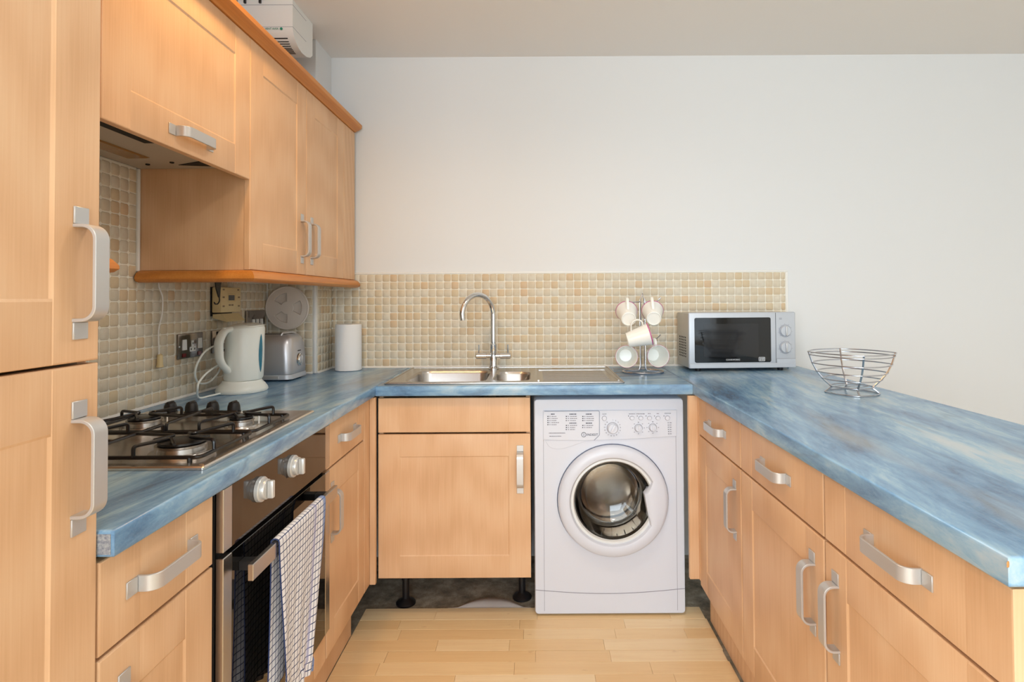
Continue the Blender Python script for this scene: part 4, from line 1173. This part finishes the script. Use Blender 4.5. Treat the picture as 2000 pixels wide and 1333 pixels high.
obj('plug', B().box(XL + .0165, XL + .058, 2.143, 2.187, 1.060, 1.106, .007, 3), M_wp, fl)

# ------------------------------------------------------------------ toaster
t = thing('toaster', (-1.11, 2.40, ZT), 'brushed steel two-slice toaster between kettle and tiled corner', 'toaster')
tx0, tx1, ty0, ty1 = -1.205, -1.000, 2.318, 2.498
def tring(ins, z, r): return [(p[0], p[1], z) for p in rrect(tx0 + ins, tx1 - ins, ty0 + ins, ty1 - ins, max(r - ins * .5, .01), 6)]
obj('base', B().loft([tring(.006, ZT + .0055, .03), tring(.0, ZT + .008, .03), tring(.002, ZT + .026, .03), tring(.006, ZT + .0275, .03)]), M_silver, t)
b = B(); b.loft([tring(.004, ZT + .028, .03), tring(.002, ZT + .04, .032), tring(.003, ZT + .10, .034), tring(.007, ZT + .150, .036), tring(.014, ZT + .172, .038), tring(.026, ZT + .186, .038), tring(.040, ZT + .190, .036)])
bd_ = obj('body', b, M_toast, t)
for yy in (2.378, 2.438): obj('slot', B().box(-1.165, -1.045, yy - .012, yy + .012, ZT + .1885, ZT + .1906), M_dark, t)
obj('warming_rail', B().tube(fillet([(-1.055, 2.350, ZT + .184), (-1.050, 2.352, ZT + .197), (-1.03, 2.41, ZT + .198), (-1.035, 2.46, ZT + .185)], .01, 4), .004, 8), M_handle, t)
dl = obj('dial', B().lathe([(.027, 0), (.026, .004), (.021, .006), (.020, .008), (0, .0085)], (tx1 - .0022, 2.408, ZT + .082), 'X', 32, cap=False), M_chrome, t)
obj('grip', B().box(tx1 + .0064, tx1 + .011, 2.4045, 2.4115, ZT + .064, ZT + .100, .0015), M_handle, dl)
text('lettering', 'cookworks', .0075, M_dark, t, T(tx1 - .0030, 2.408, ZT + .120) @ RZ(90) @ RX90)
obj('crumb_tray', B().box(-1.15, -1.05, ty0 - .002, ty0 + .002, ZT + .010, ZT + .022, .001, 1), M_handle, t)
for fx in (tx0 + .03, tx1 - .03):
    for fy in (ty0 + .03, ty1 - .03): obj('foot', B().lathe([(.008, .0005), (.009, .006)], (fx, fy, ZT), seg=12), M_bplast, t)

# ------------------------------------------------------------------ things on the tiled wall
XT = XL + .0092
def plate_left(name, y0, y1, z0, z1, label, cat):
    t = thing(name, (XT, (y0 + y1) / 2, (z0 + z1) / 2), label, cat)
    obj('back_plate', B().box(XT, XT + .007, y0, y1, z0, z1, .0025), M_chrome if name != 'x' else M_steel, t)
    return t
M_plate = mat('polished_nickel_plate', rgb(140, 134, 128), .16, 1.0)
t = thing('double_socket', (XT, 1.99, 1.045), 'double wall socket with steel plate, white rockers and red neons', 'socket')
obj('back_plate', B().box(XT, XT + .007, 1.918, 2.062, 1.044, 1.130, .0025), M_plate, t)
for yc, s in ((1.950, 1), (2.040, 1)):
    obj('rocker', B().prism([(yc - .009, 1.110), (yc + .009, 1.110), (yc + .011, 1.074), (yc - .011, 1.074)], 'X', XT + .0072, XT + .011), M_wp, t)
    obj('neon', B().box(XT + .0072, XT + .0085, yc - .010, yc + .010, 1.050, 1.062), M_red, t)
o1 = obj('outlet', B().box(XT + .0072, XT + .0085, 1.982, 2.014, 1.066, 1.082).box(XT + .0072, XT + .0085, 1.992, 2.004, 1.082, 1.104), M_wp, t)
for yy, zz in ((1.988, 1.074), (2.008, 1.074), (1.998, 1.094)):
    obj('pin_hole', B().box(XT + .0086, XT + .0089, yy - .0022, yy + .0022, zz - .0035, zz + .0035), M_dark, o1)
obj('screw', B().lathe([(.004, .0071), (.003, .0085)], (XT, 1.926, 1.087), 'X', 12), M_chrome, t)
t = thing('single_socket', (XT, 2.165, 1.045), 'single steel wall socket with the kettle plug in it', 'socket')
obj('back_plate', B().box(XT, XT + .007, 2.122, 2.208, 1.045, 1.131, .0025), M_plate, t)
obj('rocker', B().box(XT + .0072, XT + .011, 2.150, 2.185, 1.111, 1.126, .001, 1), M_bplast, t)
t = thing('switch_plate', (XT, 2.44, 1.115), 'steel wall plate with three white rocker switches behind the kettle', 'switch')
obj('back_plate', B().box(XT, XT + .007, 2.370, 2.535, 1.112, 1.200, .0025), M_plate, t)
for yc in (2.423, 2.458, 2.495): obj('rocker', B().prism([(yc - .007, 1.162), (yc + .007, 1.162), (yc + .010, 1.130), (yc - .010, 1.130)], 'X', XT + .0072, XT + .013), M_wp, t)
# heating programmer
t = thing('heating_programmer', (XT, 2.19, 1.19), 'yellowed heating programmer with small display and open flap on the tiles', 'thermostat')
obj('back_box', B().box(XT, XT + .004, 2.118, 2.262, 1.185, 1.295), M_bplast, t)
obj('casing', B().box(XT + .0042, XT + .040, 2.120, 2.262, 1.198, 1.294, .004), M_cream, t)
obj('display', B().box(XT + .0402, XT + .041, 2.170, 2.212, 1.244, 1.264), M_rubber, t)
obj('display_frame', B().tube([(XT + .0405, p[0], p[1]) for p in rrect(2.163, 2.219, 1.238, 1.270, .006, 4)], .0012, 5, True), M_cream, t)
for yc, zc in ((2.135, 1.256), (2.135, 1.222), (2.245, 1.256), (2.245, 1.222), (2.178, 1.226), (2.198, 1.226), (2.135, 1.285), (2.240, 1.285)):
    obj('button', B().box(XT + .0402, XT + .0415, yc - .006, yc + .006, zc - .003, zc + .003), M_card, t)
obj('flap', B().prism([(XT + .006, 1.192), (XT + .036, 1.194), (XT + .062, 1.166), (XT + .060, 1.163), (XT + .034, 1.170), (XT + .006, 1.178)], 'Y', 2.124, 2.250), M_cream, t)
# pull cord
t = thing('pull_cord', (XL + .02, 1.805, 1.03), 'white pull cord with small cream handle hanging against the tiles', 'pull cord')
obj('cord', B().tube(spline([(XL + .020, 1.812, 1.33), (XL + .020, 1.812, 1.29), (XL + .020, 1.830, 1.255), (XL + .020, 1.828, 1.20), (XL + .020, 1.812, 1.15), (XL + .020, 1.815, 1.072)]), .0022, 6), M_seal, t)
obj('toggle', B().lathe([(.004, .044), (.008, .040), (.009, .010), (.011, .002), (.006, 0)], (XL + .021, 1.818, 1.030), seg=16), M_cream, t)
# black strap under the pelmet
t = thing('black_strap', (-1.10, 1.96, 1.30), 'black tapering strap dangling below the pelmet in front of the heating programmer', 'strap')
obj('strap', B().loft([[(-1.101, 1.935, 1.3385), (-1.101, 1.985, 1.3385), (-1.097, 1.985, 1.3385), (-1.097, 1.935, 1.3385)], [(-1.101, 1.948, 1.285), (-1.101, 1.974, 1.285), (-1.097, 1.974, 1.285), (-1.097, 1.948, 1.285)], [(-1.101, 1.964, 1.255), (-1.101, 1.971, 1.255), (-1.097, 1.971, 1.255), (-1.097, 1.964, 1.255)]]), M_bplast, t)
obj('hook', B().tube(spline([(-1.099, 1.968, 1.257), (-1.099, 1.970, 1.243), (-1.099, 1.960, 1.233), (-1.099, 1.945, 1.232), (-1.099, 1.938, 1.238)]), .0022, 6), M_bplast, t)
# round grey disc on the boxing
cxd, czd, yd = -1.117, 1.208, BY - .0092
t = thing('round_lid', (cxd, yd, czd), 'round beige plastic lid with three wedge recesses on the tiled boxing', 'lid')
ws = []
for k in range(3):
    a0 = math.radians(-28 + 120 * k); a1 = a0 + math.radians(58)
    ws.append([(cxd + .066 * math.cos(a0 + (a1 - a0) * j / 8), czd + .066 * math.sin(a0 + (a1 - a0) * j / 8)) for j in range(9)] + [(cxd + .030 * math.cos(a1 - (a1 - a0) * j / 4), czd + .030 * math.sin(a1 - (a1 - a0) * j / 4)) for j in range(5)])
obj('back', B().lathe([(.094, 0), (.094, -.006)], (cxd, yd, czd), 'Y', 48), M_disc, t)
obj('face', plate('face', [circ(cxd, czd, .094, 64)] + ws, .013, .0025), M_disc, t, T(0, yd - .0062, 0) @ RX90)
obj('rim', B().tube([(cxd + .0945 * math.cos(2 * PI * k / 64), yd - .016, czd + .0945 * math.sin(2 * PI * k / 64)) for k in range(64)], .0045, 8, True), M_disc, t)
# foam underlay edge
pts = []
fb = bmesh.new(); V = []
for i in range(25):
    u = i / 24; x_ = -.36 + .335 * u; wdt = .012 + .060 * max(0, math.sin(PI * min(1, u * 1.25 - .15)) if u > .12 else 0)
    hh = .004 + .016 * math.sin(PI * u) ** 2 * (1 + .3 * math.sin(9 * u))
    V.append([fb.verts.new((x_, 2.303, -.0085)), fb.verts.new((x_, 2.303 + wdt * .4, -.0085 + hh)), fb.verts.new((x_, 2.303 + wdt, -.0085 + hh * .7)), fb.verts.new((x_, 2.303 + wdt * 1.1, -.0085))])
for a, b in zip(V[:-1], V[1:]):
    for j in range(4): fb.faces.new((a[j], a[(j + 1) % 4], b[(j + 1) % 4], b[j]))
fb.faces.new(V[0]); fb.faces.new(V[-1][::-1]); bmesh.ops.recalc_face_normals(fb, faces=fb.faces)
m = bpy.data.meshes.new('foam_strip'); fb.to_mesh(m); fb.free(); smooth(m, 60)
tag(obj('foam_strip', m, M_foam), 'grey foam underlay scrap on the bare concrete under the sink cabinet', 'underlay')
